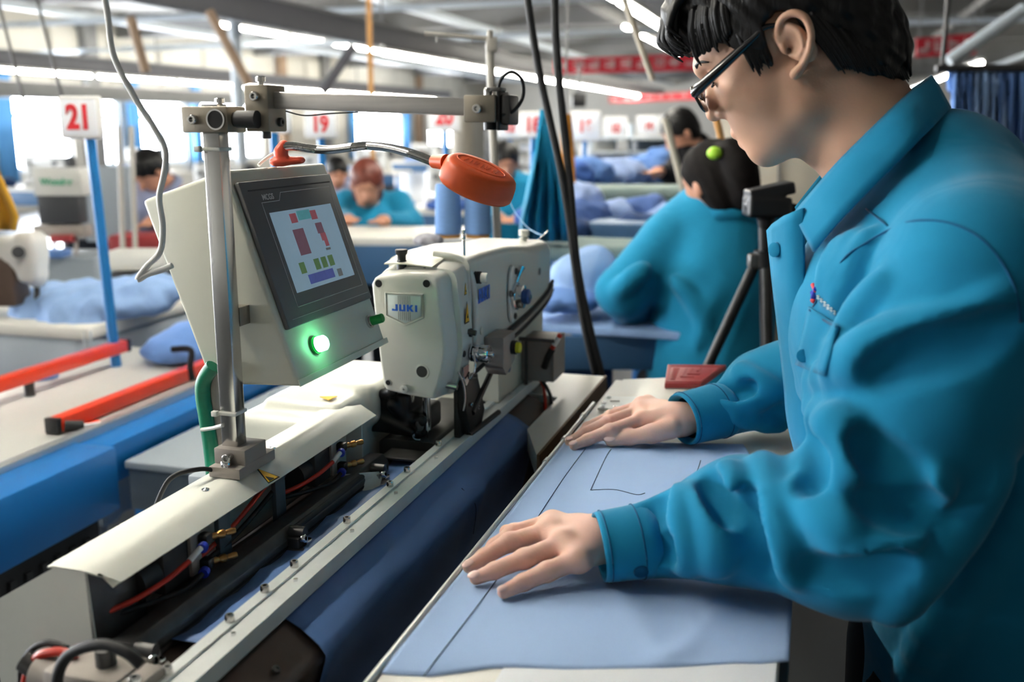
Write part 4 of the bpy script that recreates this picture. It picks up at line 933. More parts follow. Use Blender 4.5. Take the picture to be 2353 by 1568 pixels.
def grow(V, F, cut, d, path):
    """opens the surface beyond the plane (cut, d) and carries the rim along path to the trunk's core: one continuous body"""
    V = np.array(V); F = np.array(F); d = np.array(d); keep = ((V-np.array(cut)) @ d) < 0
    F = F[keep[F].all(1)]; used = np.unique(F); mp = -np.ones(len(V), int); mp[used] = np.arange(len(used)); V = V[used]; F = mp[F]
    E = {}
    for q in F:
        for i in range(4): E[(q[i], q[(i+1) % 4])] = 1
    nxt = {a: b for a, b in E if (b, a) not in E}
    best = []
    seen = set()
    for st in list(nxt):
        if st in seen: continue
        lp = [st]; seen.add(st); c = nxt[st]
        while c != st and c in nxt and c not in seen: lp.append(c); seen.add(c); c = nxt[c]
        if len(lp) > len(best): best = lp
    o = len(body.v); Vs = [Vector(v) for v in V]; Fs = [tuple(int(i)+o for i in q) for q in F]
    rim = [Vs[i] for i in best]; cen = sum(rim, Vector())/len(rim); prev = [i+o for i in best]; n = len(prev)
    for p, sc_ in path:
        base = len(Vs)+o; Vs += [Vector(p)+(r-cen)*sc_ for r in rim]; ring = [base+i for i in range(n)]
        Fs += [(prev[(i+1) % n], prev[i], ring[i], ring[(i+1) % n]) for i in range(n)]; prev = ring
    Fs += [(prev[(i+1) % n], prev[i], 0) for i in range(n)]
    body.v += Vs; body.f += Fs; return len(Fs)
V_, F_ = S.mesh(); V_ = [HM @ Vector(v) for v in V_]
nh = grow(V_, F_, HM @ Vector((-.040,0,-.215)), -hu, [(HM @ Vector((-.045,0,-.25)), .9)])

# hands: bones placed on the cloth, fingers grown as separate tapered chains
def hand(arm, wrist, mcp, fingers, thumb, fore):
    pts = [p for f in fingers for p in f]+thumb+[wrist, fore]
    lo = [min(p[i] for p in pts)-.025 for i in range(3)]; hi = [max(p[i] for p in pts)+.025 for i in range(3)]
    S = SDF(lo, hi, .0013)
    for m in mcp: S.cone(wrist, m, .0175, .0122, k=.014)
    for i in range(len(mcp)-1): S.cone(mcp[i], mcp[i+1], .0105, .0105, k=.010)
    for m0, m1 in ((0,2), (1,3)): S.cone((Vector(wrist)*.55+Vector(mcp[m0])*.45), (Vector(wrist)*.55+Vector(mcp[m1])*.45), .0125, .0125, k=.012)
    S.cone(wrist, fore, .0210, .0230, k=.014, sq=((0,0,1), 1.25))
    for f in fingers:
        r = [.0104, .0091, .0081, .0064]
        for i in range(3): S.cone(f[i], f[i+1], r[i], r[i+1], k=.0035)
        S.ell(f[1], (.0096,.0096,.0090), k=.004)
    r = [.0150, .0125, .0098, .0078]
    for i in range(3): S.cone(thumb[i], thumb[i+1], r[i], r[i+1], k=.006)
    V, F = S.mesh(); dd = (Vector(fore)-Vector(wrist)).normalized(); grow(V, F, Vector(fore)-dd*.004, dd, arm)
nails = []
def chain(px, zs): return [atZ(x, y, z) for (x, y), z in zip(px, zs)]
zf = (TZ+.0325, TZ+.0255, TZ+.0150, TZ+.0098)
L_mid = chain([(1262,1222), (1172,1246), (1112,1280), (1078,1303)], zf)
L_ring = chain([(1296,1250), (1205,1284), (1136,1312), (1094,1329)], (TZ+.034, TZ+.0245, TZ+.0145, TZ+.0096))
L_pin = chain([(1330,1286), (1258,1314), (1202,1339), (1158,1361)], (TZ+.029, TZ+.0205, TZ+.0135, TZ+.0088))
L_idx = [p+Vector((.004,.022,.0)) for p in L_mid]; L_idx[3] = L_idx[3]+Vector((.012,.004,0)); L_idx[2] = L_idx[2]+Vector((.006,.003,0))
Lw = atZ(1392,1236,TZ+.034); Lfore = atZ(1475,1232,TZ+.036)
Lth = [Lw+Vector((-.018,.022,-.004)), Lw+Vector((-.045,.045,-.012)), Lw+Vector((-.075,.058,-.018)), Lw+Vector((-.098,.064,-.021))]
hand([(MF @ Vector((-.06,.91,1.066)), 1.1), (MF @ Vector((.05,.875,1.08)), 1.3), (MF @ Vector((.10,.89,1.20)), 1.4), (MF @ Vector((.125,.95,1.28)), 1.5)], Lw, [L_idx[0], L_mid[0], L_ring[0], L_pin[0]], [L_idx, L_mid, L_ring, L_pin], Lth, Lfore)
R_idx = chain([(1474,966), (1402,990), (1350,1011), (1319,1025)], zf)
R_mid = chain([(1470,946), (1398,970), (1344,996), (1308,1015)], zf)
R_ring = [p+Vector((.006,.026,0)) for p in R_mid]; R_ring[3] = R_ring[3]+Vector((.01,.0,0)); R_pin = [p+Vector((.012,.024,-.003)) for p in R_ring]; R_pin[3] = R_pin[3]+Vector((.02,0,0)); R_pin[2] = R_pin[2]+Vector((.012,0,0))
Rw = atZ(1562,965,TZ+.034); Rfore = atZ(1640,955,TZ+.038)
Rth = chain([(1540,985), (1497,997), (1446,1006), (1404,1014)], (TZ+.028, TZ+.0225, TZ+.0165, TZ+.0125))
hand([(MF @ Vector((-.06,1.41,1.066)), 1.1), (MF @ Vector((.02,1.41,1.08)), 1.3), (MF @ Vector((.08,1.34,1.20)), 1.4), (MF @ Vector((.125,1.24,1.28)), 1.5)], Rw, [R_idx[0], R_mid[0], R_ring[0], R_pin[0]], [R_idx, R_mid, R_ring, R_pin], Rth, Rfore)
bo = part(man, 'body', body, 'skin', smooth=180)
# hands a little lighter and pinker than the face: one mesh, two skin tones
bo.data.materials.append(MATS['skin_hand'])
mi = np.zeros(len(bo.data.polygons), np.int32); mi[nh:] = 1; bo.data.polygons.foreach_set('material_index', mi)
for f, w in ((L_mid,.0056), (L_ring,.0054), (L_pin,.0046), (R_idx,.0054), (R_mid,.005), (Rth,.0068)):
    d = (f[3]-f[2]).normalized(); s_ = d.cross(up).normalized(); n_ = s_.cross(d); n_ = n_ if n_.z > 0 else -n_
    tilt = Vector((0,-1,0))*(.35 if f is not Rth else .8); n_ = (n_+tilt).normalized(); n_ = (n_-d*n_.dot(d)).normalized(); s_ = d.cross(n_)
    rr = .0060 if f is not Rth else .0078
    c0 = f[3]+d*(.0012 if f is not Rth else .002)+n_*(rr-.0002)
    part(bo, 'fingernail', MB().ball(c0, (w*1.25, w*.86, .0016), 14, 8, R=Matrix((d, s_, n_)).transposed()), 'nail', smooth=180)
# lips and eye details
part(bo, 'lips', MB().tube([HM @ Vector(p) for p in ((.0845,-.020,-.0545), (.0950,-.006,-.0490), (.0966,0,-.0500), (.0950,.006,-.0490), (.0845,.020,-.0545))], .0030, n=8, sm=5, rs=[.001,.0030,.0032,.0030,.001]), 'lip', smooth=180)
part(bo, 'lips', MB().tube([HM @ Vector(p) for p in ((.0845,-.019,-.0560), (.0945,0,-.0620), (.0845,.019,-.0560))], .0034, n=8, sm=8, rs=[.001,.0040,.001]), 'lip', smooth=180)
for s in (-1, 1):
    part(bo, 'eyelashes', MB().tube([HM @ Vector(p) for p in ((.0860,s*.019,.016), (.0905,s*.030,.0135), (.0855,s*.042,.0150))], .0011, n=6, sm=6), 'hair_black', smooth=180)
    part(bo, 'eyebrow', MB().tube([HM @ Vector(p) for p in ((.0955,s*.012,.040), (.0940,s*.026,.0445), (.0855,s*.042,.043), (.078,s*.050,.038))], .0028, n=8, sm=6, rs=[.0018,.0032,.0030,.001], flat=.6), 'hair_black', smooth=180)

# hair: cap with a hairline, plus combed locks over forehead, temple and nape
S = SDF((-.150,-.108,-.125), (.140,.108,.175), .0025)
S.ell((-.008,0,.060), (.1085,.0835,.096), k=.01).ell((-.032,0,.050), (.102,.082,.096), k=.03).ell((-.066,0,.005), (.064,.068,.080), k=.03).ell((-.080,0,-.048), (.042,.054,.050), k=.03).ell((.050,0,.105), (.062,.066,.042), k=.03)
hx_ = [-.14,-.095,-.080,-.062,-.048,-.038,-.034,-.028,-.012,.006,.012,.019,.029,.040,.050,.070,.090,.140]
hz_ = [-.105,-.100,-.094,-.072,-.048,-.025,.010,.034,.044,.036,.005,-.014,-.006,.026,.046,.058,.064,.060]
sl, PP = S.sub(S.lo, S.lo+S.n*S.h)
S.put(sl, (np.interp(PP[0], hx_, hz_)-PP[2])*.75, .004, 'i')
S.disp(lambda x, y, z: .0012*np.sin(260*y+90*z+40*x)+.0010*np.sin(330*x-120*z))
hm = MB(); V, F = S.mesh(); hm.raw([HM @ Vector(v) for v in V], [tuple(q) for q in F])
hair = part(man, 'hair', hm, 'hair_black', smooth=180, label='short black hair with a forward fringe')
rg = random.Random(7)
def lock(pts, r): 
    n = len(pts); rs = [r*(1-.85*(i/(n-1))**2) for i in range(n)]
    lk.tube([HM @ Vector(p) for p in pts], r, n=6, sm=4, rs=rs)
lk = MB()
for i in range(34):      # fringe
    y = -.060+.130*(i/33)+rg.uniform(-.004,.004); e = abs(y)/.07; dx = rg.uniform(-.006,.008); dz = rg.uniform(-.010,.008)
    lock([(.050-.02*e, y*.9, .135-.012*e), (.086-.014*e+dx*.5, y*.97, .124-.010*e), (.112-.020*e+dx, y, .102-.006*e+dz*.4), (.121-.026*e+dx, y*1.02, .088+dz), (.114-.026*e+dx, y*1.02+rg.uniform(-.008,.008), .070+dz)], rg.uniform(.0045,.0075))
for i in range(16):      # temple
    x = .030+.048*(i/15); lock([(x-.014, .070-.10*max(0,x-.05), .098), (x, .0770-.25*max(0,x-.04), .076), (x+.008, .0768-.35*max(0,x-.035), .052), (x+.010+rg.uniform(-.003,.003), .0745-.35*max(0,x-.035), .044+rg.uniform(-.008,.006))], rg.uniform(.0035,.005))
for i in range(12):      # sideburn
    x = .012+.020*(i/11); lock([(x, .0765, .045), (x+.003, .0755, .015), (x+.005, .0725, -.004+rg.uniform(-.006,.006))], .003)
for i in range(30):      # around the ear and nape
    u = i/29; x = -.036-.060*u; y = .0765-.048*u*u; lock([(x+.003, y+.003, .03-.04*u), (x-.004, y+.002, -.012-.045*u), (x-.006, y-.005, -.045-.045*u-rg.uniform(0,.010))], rg.uniform(.0035,.005))
for i in range(14):
    y = -.03+.06*(i/13); lock([(-.118, y, -.02), (-.117, y, -.055), (-.106, y*.95, -.084-rg.uniform(0,.010))], .005)
for i in range(26):      # crown sweep
    y = -.07+.14*(i/25); lock([(-.04, y*.85, .150-.35*y*y*10), (.01, y*.95, .155-.4*y*y*10), (.055, y, .142-.4*y*y*10), (.09-.2*abs(y), y*1.02, .118-.2*y*y*10)], .007)
hl_ = part(hair, 'locks', lk, 'hair_black', smooth=180); hl_['kind'] = 'stuff'

# spectacles
gl = thing('eyeglasses', 'black plastic spectacles worn low on the nose of the man', 'glasses', HM @ Vector((.10,0,.0)))
def rim(s):
    out = []
    for an in np.linspace(0, 2*math.pi, 29)[:-1]:
        c, s2 = math.cos(an), math.sin(an); rx = .0255*abs(c)**.55*math.copysign(1, c); rz = .0155*abs(s2)**.6*math.copysign(1, s2)
        out.append(HM @ Vector((.1110-.055*max(0, abs(.034+rx)-.02)-.10*0, s*(.034+rx), .008+rz)))
    return out
for s in (-1, 1):
    o = rim(s); part(gl, 'rim', MB().tube(o+o[:1], .0017, n=8, cap=False), 'frame_black', smooth=180)
    c = sum(o, Vector())/len(o); part(gl, 'lens', MB().loft([[p for p in o], [p-hf*.0015 for p in o]]), 'lens_glass', smooth=30)
    tp_ = [HM @ Vector(p) for p in ((.1080,s*.0605,.013), (.100,s*.070,.0150), (.060,s*.0775,.0225), (.020,s*.0805,.0300), (.004,s*.0805,.0335), (-.012,s*.0790,.026), (-.022,s*.0770,.010))]
    part(gl, 'temple_arm', MB().tube(tp_, .003, n=8, sm=6, rs=[.0040,.0056,.0048,.0036,.0028,.0024,.0020], flat=1.0), 'frame_black', smooth=180)
part(gl, 'bridge', MB().tube([HM @ Vector(p) for p in ((.110,-.009,.012), (.1145,0,.015), (.110,.009,.012))], .0016, n=8, sm=6), 'frame_black', smooth=180)

# jacket: first a smooth body, then folds laid on the surface where the photograph shows them
def jacket_base(h):
    S = SDF((-.02,.62,.52), (.80,1.50,1.52), h)
    def ce(c, r, k=.04): S.ell(MF @ Vector(c), r, R=np.array(MF.to_3x3()), k=k)
    def co(p, q, r0, r1, k=.03, sq=None): S.cone(MF @ Vector(p), MF @ Vector(q), r0, r1, k=k, sq=sq)
    ce((.115,1.085,1.235), (.135,.175,.165)); ce((.150,1.085,1.305), (.110,.165,.085))
    co((.150,.930,1.300), (.150,1.240,1.300), .073, .073, .05)
    co((.120,1.085,1.366), (.145,.96,1.318), .070, .064, .04); co((.120,1.085,1.366), (.145,1.21,1.318), .070, .064, .04)
    ce((.195,1.085,1.02), (.135,.175,.22), .06); ce((.225,1.085,.78), (.140,.185,.22), .05)
    # near sleeve
    co((.135,.905,1.300), (.105,.885,1.20), .078, .074, .03); co((.105,.885,1.20), (.052,.872,1.085), .074, .072, .025)
    co((.052,.872,1.082), (-.045,.905,1.070), .068, .057, .025); LC = MFI @ atZ(1500,1238,TZ+.044); co((-.045,.905,1.070), LC, .057, .037, .02)
    # far sleeve
    co((.135,1.265,1.300), (.09,1.345,1.19), .078, .070, .03); co((.09,1.345,1.19), (.020,1.42,1.085), .070, .066, .025)
    co((.020,1.42,1.085), (-.055,1.415,1.068), .062, .052, .02); RC = MFI @ atZ(1668,940,TZ+.046); co((-.030,1.415,1.072), RC, .055, .037, .02)
    return S
def bvh_of(S):
    V, F = S.mesh(); return BVHTree.FromPolygons([tuple(v) for v in V], [tuple(q) for q in F])
def hit(B, x, y):
    d = ray(x, y).normalized(); r = B.ray_cast(Vector((0,0,CAMZ)), d); return r[0]
B0_ = bvh_of(jacket_base(.008))
S = jacket_base(.0045)
def fold(pp, r, sink, k, op='u'):
    q = []
    for x, y in pp:
        p = hit(B0_, x, y)
        if p is not None: q.append(p + ray(x, y).normalized()*sink)
    if len(q) < 2: return
    n = len(q); rs = [r*(.35+.65*math.sin(math.pi*min(max((i+.6)/(n+.2), 0), 1))) for i in range(n)]
    S.path(q, rs, k=k, op=op, sm=3)
ridges = [([(2318,672), (2240,735), (2140,772), (2045,797), (1970,835), (1890,884), (1830,925)], .020, .008),
  ([(1868,930), (1905,975), (1945,990), (1972,1040), (1962,1090), (1925,1115)], .016, .006),
  ([(1905,1000), (1985,1040), (2060,1105), (2125,1120), (2140,1100)], .018, .007),
  ([(1752,1062), (1775,1150), (1800,1230), (1822,1320), (1828,1385)], .016, .006),
  ([(1668,1075), (1690,1130), (1700,1190)], .010, .004), ([(1562,1132), (1572,1190), (1585,1250), (1578,1300)], .012, .005),
  ([(1612,1115), (1640,1180), (1655,1260), (1640,1300)], .012, .005), ([(1842,1120), (1900,1190), (1945,1215), (1960,1170)], .016, .006),
  ([(1895,1290), (1980,1280), (2060,1240), (2080,1200)], .016, .007), ([(2030,650), (1985,720), (1950,800), (1935,850)], .014, .006),
  ([(1935,560), (1915,620), (1905,680)], .010, .004), ([(1968,545), (1945,620), (1932,700)], .010, .004), ([(2002,540), (1975,600), (1955,660)], .008, .004),
  ([(2290,1080), (2200,1200), (2110,1310), (2050,1400)], .020, .008), ([(2340,1150), (2240,1320), (2150,1450), (2080,1568)], .018, .008),
  ([(1600,905), (1660,930), (1720,925), (1770,905)], .012, .005), ([(1700,850), (1740,880), (1790,900)], .012, .005), ([(1690,960), (1740,990), (1790,980)], .010, .004)]
for pp, r, s_ in ridges: fold(pp, r*1.05, r*1.05-.0135, .014)
valleys = [([(2330,745), (2230,790), (2110,822), (2010,862)], .012, .0), ([(1505,1150), (1490,1180), (1480,1215)], .010, 0.), ([(1545,1240), (1530,1262), (1500,1258)], .007, 0.), ([(1625,1105), (1655,1150), (1672,1195)], .006, 0.),
  ([(1720,1150), (1745,1240), (1770,1330)], .009, 0.), ([(1862,1000), (1880,1060), (1862,1110)], .009, 0.), ([(2000,1150), (2080,1170), (2120,1160)], .010, 0.), ([(1860,1310), (1960,1330), (2060,1290)], .010, 0.), ([(1980,1010), (2030,1060), (2090,1090)], .009, 0.),
  ([(1640,895), (1690,905), (1730,890)], .007, 0.)]
for pp, r, s_ in valleys: fold(pp, r*1.4, -r*1.4+.0075, .014, 's')
S.waves(.0016, (28,46), 5)
jm = S.to(MB()); BJ = BVHTree.FromPolygons([tuple(v) for v in jm.v], jm.f)
jk = part(man, 'jacket', jm, 'jacket_teal', smooth=180, label='teal cotton work jacket')
def onj(x, y, off=.002):
    p = hit(BJ, x, y); d = ray(x, y).normalized()
    return p - d*off if p is not None else None
def seam(pp, r, m, nm='seam', par=jk, off=.0):
    q = [onj(x, y, off) for x, y in pp]; q = [p for p in q if p is not None]
    if len(q) > 1:
        sp = smooth_path(q, 5)[0]; part(par, nm, MB().tube(sp, r, n=6), m, smooth=180)
seam([(1868,705), (1935,600), (1985,562), (2040,530), (2100,508), (2180,512), (2250,545), (2300,600), (2335,670), (2345,740)], .0011, 'jacket_dark')
seam([(1948,395), (1990,480), (2040,520)], .0009, 'jacket_dark')
# collar leaves
def leaf(mir):
    st = [((2140,172,1.085), (2186,247,1.066)), ((2100,202,1.058), (2146,290,1.022)), ((2060,237,1.040), (2102,332,.993)), ((1990,305,1.026), (2032,402,.980)), ((1925,370,1.022), (1966,468,.976)), ((1872,430,1.030), (1910,528,.984)), ((1822,490,1.046), (1868,580,1.004))]
    rows = []
    for tp_, bt in st:
        a = mA(*tp_); b = mA(*bt)
        if mir: a.y = 2.17-a.y; b.y = 2.17-b.y
        m = (a+b)/2+Vector((-.002, (.006 if mir else -.006), .004)); rows.append([MF @ p for p in (a+Vector((.003,(-.003 if mir else .003),-.006)), a, a*.72+m*.28+Vector((0,(.002 if mir else -.002),.001)), m, b*.6+m*.4, b)])
    rows = [smooth_path(c, 4)[0] for c in zip(*rows)]
    return rows if mir else [r[::-1] for r in rows]
part(jk, 'collar', MB().sheet(leaf(False), .0022), 'jacket_teal', smooth=180); part(jk, 'collar', MB().sheet(leaf(True), .0022), 'jacket_teal', smooth=180)
# collar stand around the neck
cs = []
for an in np.linspace(-.2, 2*math.pi-1.4, 30):
    c = math.cos(an); s2 = math.sin(an); cs.append([MF @ Vector((.070+.048*c, 1.085+.060*s2, 1.392+.034*c)), MF @ Vector((.062+.045*c, 1.085+.058*s2, 1.425+.038*c))])
part(jk, 'collar_stand', MB().sheet([list(r) for r in zip(*cs)], .002), 'jacket_dark', smooth=180)
# front placket with snap, pocket flap, cuffs
pk = [(1.332,-.030), (1.322,-.046), (1.27,-.038), (1.215,-.029), (1.16,-.020), (1.108,-.012), (1.04,.01)]
rows = []
pk = [(1.322,-.046)]+pk[2:]
for z, b in pk:
    if z > 1.32: rows.append([MF @ Vector((b+.036,1.020,z+.030)), MF @ Vector((b+.018,1.045,z+.020)), MF @ Vector((b+.006,1.070,z+.009)), MF @ Vector((b,1.092,z))]); continue
    rows.append([MF @ Vector((b+.034,1.020,z)), MF @ Vector((b+.016,1.045,z)), MF @ Vector((b+.004,1.070,z)), MF @ Vector((b,1.092,z))])
part(jk, 'placket', MB().sheet([smooth_path(list(c), 6)[0] for c in zip(*rows)], .003), 'jacket_teal', smooth=180)
sb = MF @ Vector((-.0345,1.058,1.306)); part(jk, 'snap_button', MB().lathe(sb, MF.to_3x3() @ Vector((-.62,-.78,.05)), [(-.003,.0078), (.0022,.0076), (.0030,.0060), (.0026,0)], 20, False), 'jacket_teal', smooth=60)
def patch(px_, off, th, nm, m, n=8):     # cloth patch following the jacket surface
    g = []
    for i in range(n+1):
        row = []
        for j in range(n+1):
            u, v = i/n, j/n; (x0,y0), (x1,y1), (x2,y2), (x3,y3) = px_
            x = (x0*(1-u)+x1*u)*(1-v)+(x3*(1-u)+x2*u)*v; y = (y0*(1-u)+y1*u)*(1-v)+(y3*(1-u)+y2*u)*v
            p = onj(x, y, off+.0035*math.sin(math.pi*u)*math.sin(math.pi*v)); row.append(p)
        g.append(row)
    if any(p is None for r in g for p in r): return None
    return part(jk, nm, MB().sheet(g[::-1], th), m, smooth=180)
patch([(1856,705), (1925,748), (1893,866), (1826,838)], .006, .002, 'pocket_flap', 'jacket_teal')
patch([(1836,850), (1862,860), (1858,985), (1832,985)], .004, .002, 'pocket_pleat', 'jacket_teal', 5)
q = onj(1846,818,.010)
if q is not None: part(jk, 'snap_button', MB().lathe(q, -ray(1846,818), [(-.004,.0068), (.0010,.0066), (.0018,.005), (.0014,0)], 20, False), 'jacket_teal', smooth=60)
seam([(1860,712), (1892,735), (1922,752)], .0012, 'jacket_dark', off=.006)
# chest embroidery: red and blue emblem with a line of small stitched characters
for pp, m in (([(1868,655), (1874,668)], 'thread_red'), ([(1866,690), (1872,694)], 'thread_red'), ([(1866,672), (1874,684)], 'thread_royal'), ([(1867,684), (1874,664)], 'thread_royal')):
    seam(pp, .0022, m, 'embroidery', off=.001)
rg = random.Random(3)
for k in range(6):
    x, y = 1880+k*7.6, 684+k*7.0
    for (dx0, dy0, dx1, dy1) in ((-3,-4,3,-2), (-3,1,3,3), (0,-5,0,5), (-3,5,2,6))[:rg.choice((3,4))]: seam([(x+dx0,y+dy0), (x+dx1,y+dy1)], .0005, 'thread_silver', 'embroidery', off=.001)
def cuff(c0, c1, r, nm='cuff', w=.95):
    ax = (c1-c0); L = ax.length; ax.normalize(); e1 = ax.cross(up).normalized(); e2 = e1.cross(ax)
    rings = []
    for s_, rr in ((.010,.80), (.001,.94), (0,1.0), (.004,1.03), (L*.5,1.06), (L-.006,1.10), (L,1.06), (L+.006,.9)):
        rings.append([c0+ax*s_+(e1*math.cos(a)*1.12+e2*math.sin(a)*w)*r*rr for a in np.linspace(0, 2*math.pi, 37)[:-1]])
    o = part(jk, nm, MB().loft(rings, cap=False), 'jacket_teal', smooth=180)
    for s_ in (.006, L-.012): part(o, 'stitching', MB().tube([c0+ax*s_+(e1*math.cos(a)*1.12+e2*math.sin(a)*w)*r*(1.055 if s_ < L*.5 else 1.105) for a in np.linspace(0, 2*math.pi, 37)], .0006, n=5), 'jacket_dark', smooth=180)
    return o, ax, e1, e2
c0_, c1_ = atZ(1376,1258,TZ+.0365), atZ(1492,1241,TZ+.042); cN, ax, e1, e2 = cuff(c0_, c1_, .0335)
for sgn in (1,):
    an = math.radians(200); p = (c0_*.3+c1_*.7)+(e1*math.cos(an)*1.12+e2*math.sin(an)*.95)*.0375
    nrm = (e1*math.cos(an)+e2*math.sin(an)); nrm = nrm if nrm.y < 0 else -nrm
    p = (c0_*.3+c1_*.7)+Vector((nrm.x*1.12, nrm.y*1.12, -.35))*.0365
    part(cN, 'snap_button', MB().lathe(p, Vector((nrm.x, nrm.y, -.3)), [(-.002,.007), (.0012,.0068), (.002,.005), (.0016,0)], 18, False), 'jacket_dark', smooth=60)
cuff(atZ(1566,964,TZ+.0375), atZ(1664,941,TZ+.045), .0365)
# trousers and shoes
S = SDF((-.05,.65,-.01), (.75,1.45,.86), .012)
for a in (.985, 1.185):
    S.cone(MF @ Vector((.185,a,.82)), MF @ Vector((.165,a,.48)), .115, .085, k=.03).cone(MF @ Vector((.165,a,.48)), MF @ Vector((.205,a,.09)), .085, .065, k=.02)
part(man, 'trousers', S.to(MB()), 'trouser_navy', smooth=180)
for a in (.985, 1.185):
    S = SDF(MF @ Vector((.1,a,0))-Vector((.25,.2,.02)), MF @ Vector((.2,a,.1))+Vector((.25,.2,.04)), .008)
    S.cone(MF @ Vector((.22,a,.045)), MF @ Vector((.04,a,.035)), .045, .035, k=.02).cone(MF @ Vector((.22,a,.05)), MF @ Vector((.205,a,.11)), .045, .045, k=.02); S.plane((0,0,.0), (0,0,-1))
    part(man, 'shoe', S.to(MB()), 'black_plastic', smooth=180)

# ------------------------------------------------------------------ light rows and roof clutter
def light_row(b, z, a0, a1, trunk, what, grp, L=2.0, gap=.15, names=None):
    if trunk:
        tr = thing('lighting_trunk', trunk, 'trunking', (b,(a0+a1)/2,z+.06), frame=MF)
        part(tr, 'channel', MB().span((b-.06,a0-8 if b == -4.4 else a0-.5,z+.06), (b+.06,a1,z+.27), bev=.01), 'trunk_grey', MF)
        for k in range(int((a1-a0)//4)): part(tr, 'hanger', MB().cyl((b,a0+k*4.,z+.27), (b,a0+k*4.,ZC-.5), .012, n=8), 'beam_grey', MF)
        part(tr, 'lip', MB().span((b-.075,a0-8 if b == -4.4 else a0-.5,z+.26), (b+.075,a1,z+.285)), 'beam_grey', MF)
    a = a0; k = 0
    order = ('nearest', 'second nearest', 'third nearest', 'fourth nearest', 'fifth nearest', 'sixth nearest', 'seventh nearest', 'eighth nearest', 'ninth nearest', 'tenth nearest', 'farthest')
    while a+L <= a1:
        t = thing('tube_light', '%s glowing tube light %s' % (order[min(k, 10)], what), 'lamp', (b,a+L/2,z), frame=MF, group=grp)
        part(t, 'fixture', MB().span((b-.035,a,z+.022), (b+.035,a+L,z+.06), bev=.004), 'machine_white', MF)
        part(t, 'tube', MB().cyl((b,a+.02,z), (b,a+L-.02,z), .02, n=8), 'tube_light', MF)
        if not trunk:
            for q in (.3, L-.3): part(t, 'hanger', MB().cyl((b,a+q,z+.055), (b,a+q,ZC), .006, n=6), 'beam_grey', MF)
        a += L+gap; k += 1
light_row(-4.4, 2.18, 10.0, 30., 'long grey lighting trunk slanting above the control box', 'under the trunk behind the thread stand', 'tube lights under the trunk behind the thread stand')
light_row(-1.25, 2.2, .1, 9.0, None, 'in the row above the black cables', 'tube lights in the row above the black cables')
light_row(-11., 2.2, 7.4, 30, 'grey lighting trunk along the window wall', 'of the row along the window wall', 'tube lights along the window wall')
light_row(1.9, 2.2, 14., 30, None, 'in the row right of the operator head', 'tube lights right of the operator head')
light_row(-5.2, 2.3, -.2, 4.2, None, 'in the added row up left outside the view', 'added tube lights up left outside the view')  # extra tubes added out of view for more light from the upper left
light_row(-7.7, 2.3, -.4, 6.1, None, 'in the added far left row outside the view', 'added tube lights far left outside the view')  # unseen row, also added to brighten the scene from the left
light_row(-7.7, 2.75, 12., 30, None, 'in the high row near the roof', 'tube lights near the roof')
light_row(-2.6, 2.75, 14., 30, None, 'in the high row over the banner', 'tube lights over the banner')
for k, (a, z, lab) in enumerate(((10.5,2.62,'pale pipe crossing the room nearest the camera'), (13.5,2.55,'pale pipe crossing behind the first ceiling pipe'), (17.,2.9,'pale high pipe crossing far under the roof'), (9.4,2.95,'pale pipe running highest across the room'))):
    single('ceiling_pipe', MB().cyl((-12.9,a,z), (3.5,a,z+.12), .035, n=10), 'pipe_pale', lab, 'pipe', MF, group='pale ceiling pipes')
for k, (p, q, lab) in enumerate((((480,25),(572,195),'rusty brace slanting down under the trunk left of the post'), ((300,40),(335,165),'rusty brace at the upper left by the white cable'), ((812,105),(742,212),'dark brace leaning left above the steel bar'), ((2180,140),(2353,20),'pale brace slanting at the upper right corner'))):
    Y = 6.5 if k < 3 else 5.; single('brace', MB().cyl(atY(*p, Y), atY(*q, Y), .03, n=10), ('column_brown','column_brown','trunk_grey','pipe_pale')[k], lab, 'brace')
for k, (x, lab) in enumerate(((552,'white steel column behind the left clamp block'), (855,'ochre pole rising behind the auburn haired worker'), (1062,'beige steel column behind the thread cones'))):
    Y = (10,6.2,11)[k]; c = atY(x, 290, Y); single('column', MB().cyl((c.x,c.y,0), (c.x,c.y,(ZC-.3,2.2,1.6)[k]), (.06,.016,.12)[k], n=12), ('pipe_pale','cone_tan','shelf_beige')[k], lab, 'column')

single('air_duct', MB().span((-11.35,4,1.83), (-10.9,30,2.06), bev=.02), 'beam_grey', 'grey duct hanging in front of the tops of the windows', 'duct', MF)
# banners with rows of light characters
def banner(x0, x1, y0, y1, Y, n, lab, seed):
    t = thing('banner', lab, 'banner', atY((x0+x1)/2, y1, Y), group=None)
    c = [atY(x0,y0,Y), atY(x1,y0-12,Y), atY(x1,y1-8,Y), atY(x0,y1,Y)]
    part(t, 'cloth', MB().prism(c, (0,.02,0)), 'banner_red'); rg = random.Random(seed)
    w = (c[1]-c[0]); h = (c[3]-c[0])
    for q in (c[0]+w*.05, c[0]+w*.95): part(t, 'cord', MB().cyl(q, (q.x,q.y,ZC), .006, n=6), 'beam_grey')
    for k in range(n):
        o = c[0]+w*((k+.5)/n)+Vector((0,-.012,0)); s = w.length/n*.32; g = MB()
        for _ in range(4):
            zz = h*(.25+.5*rg.random()); g.prism([o+zz+w.normalized()*(-s), o+zz+w.normalized()*s, o+zz+w.normalized()*s+h*.07, o+zz-w.normalized()*s+h*.07], (0,.004,0))
        for _ in range(2):
            xx = w.normalized()*rg.uniform(-s, s); g.prism([o+h*.2+xx, o+h*.2+xx+w.normalized()*s*.25, o+h*.8+xx+w.normalized()*s*.25, o+h*.8+xx], (0,.004,0))
        p_ = part(t, 'character', g, 'banner_text'); p_['kind'] = 'stuff'
banner(1272, 1605, 135, 170, 14., 9, 'long red banner with pale characters behind the black cables', 3)
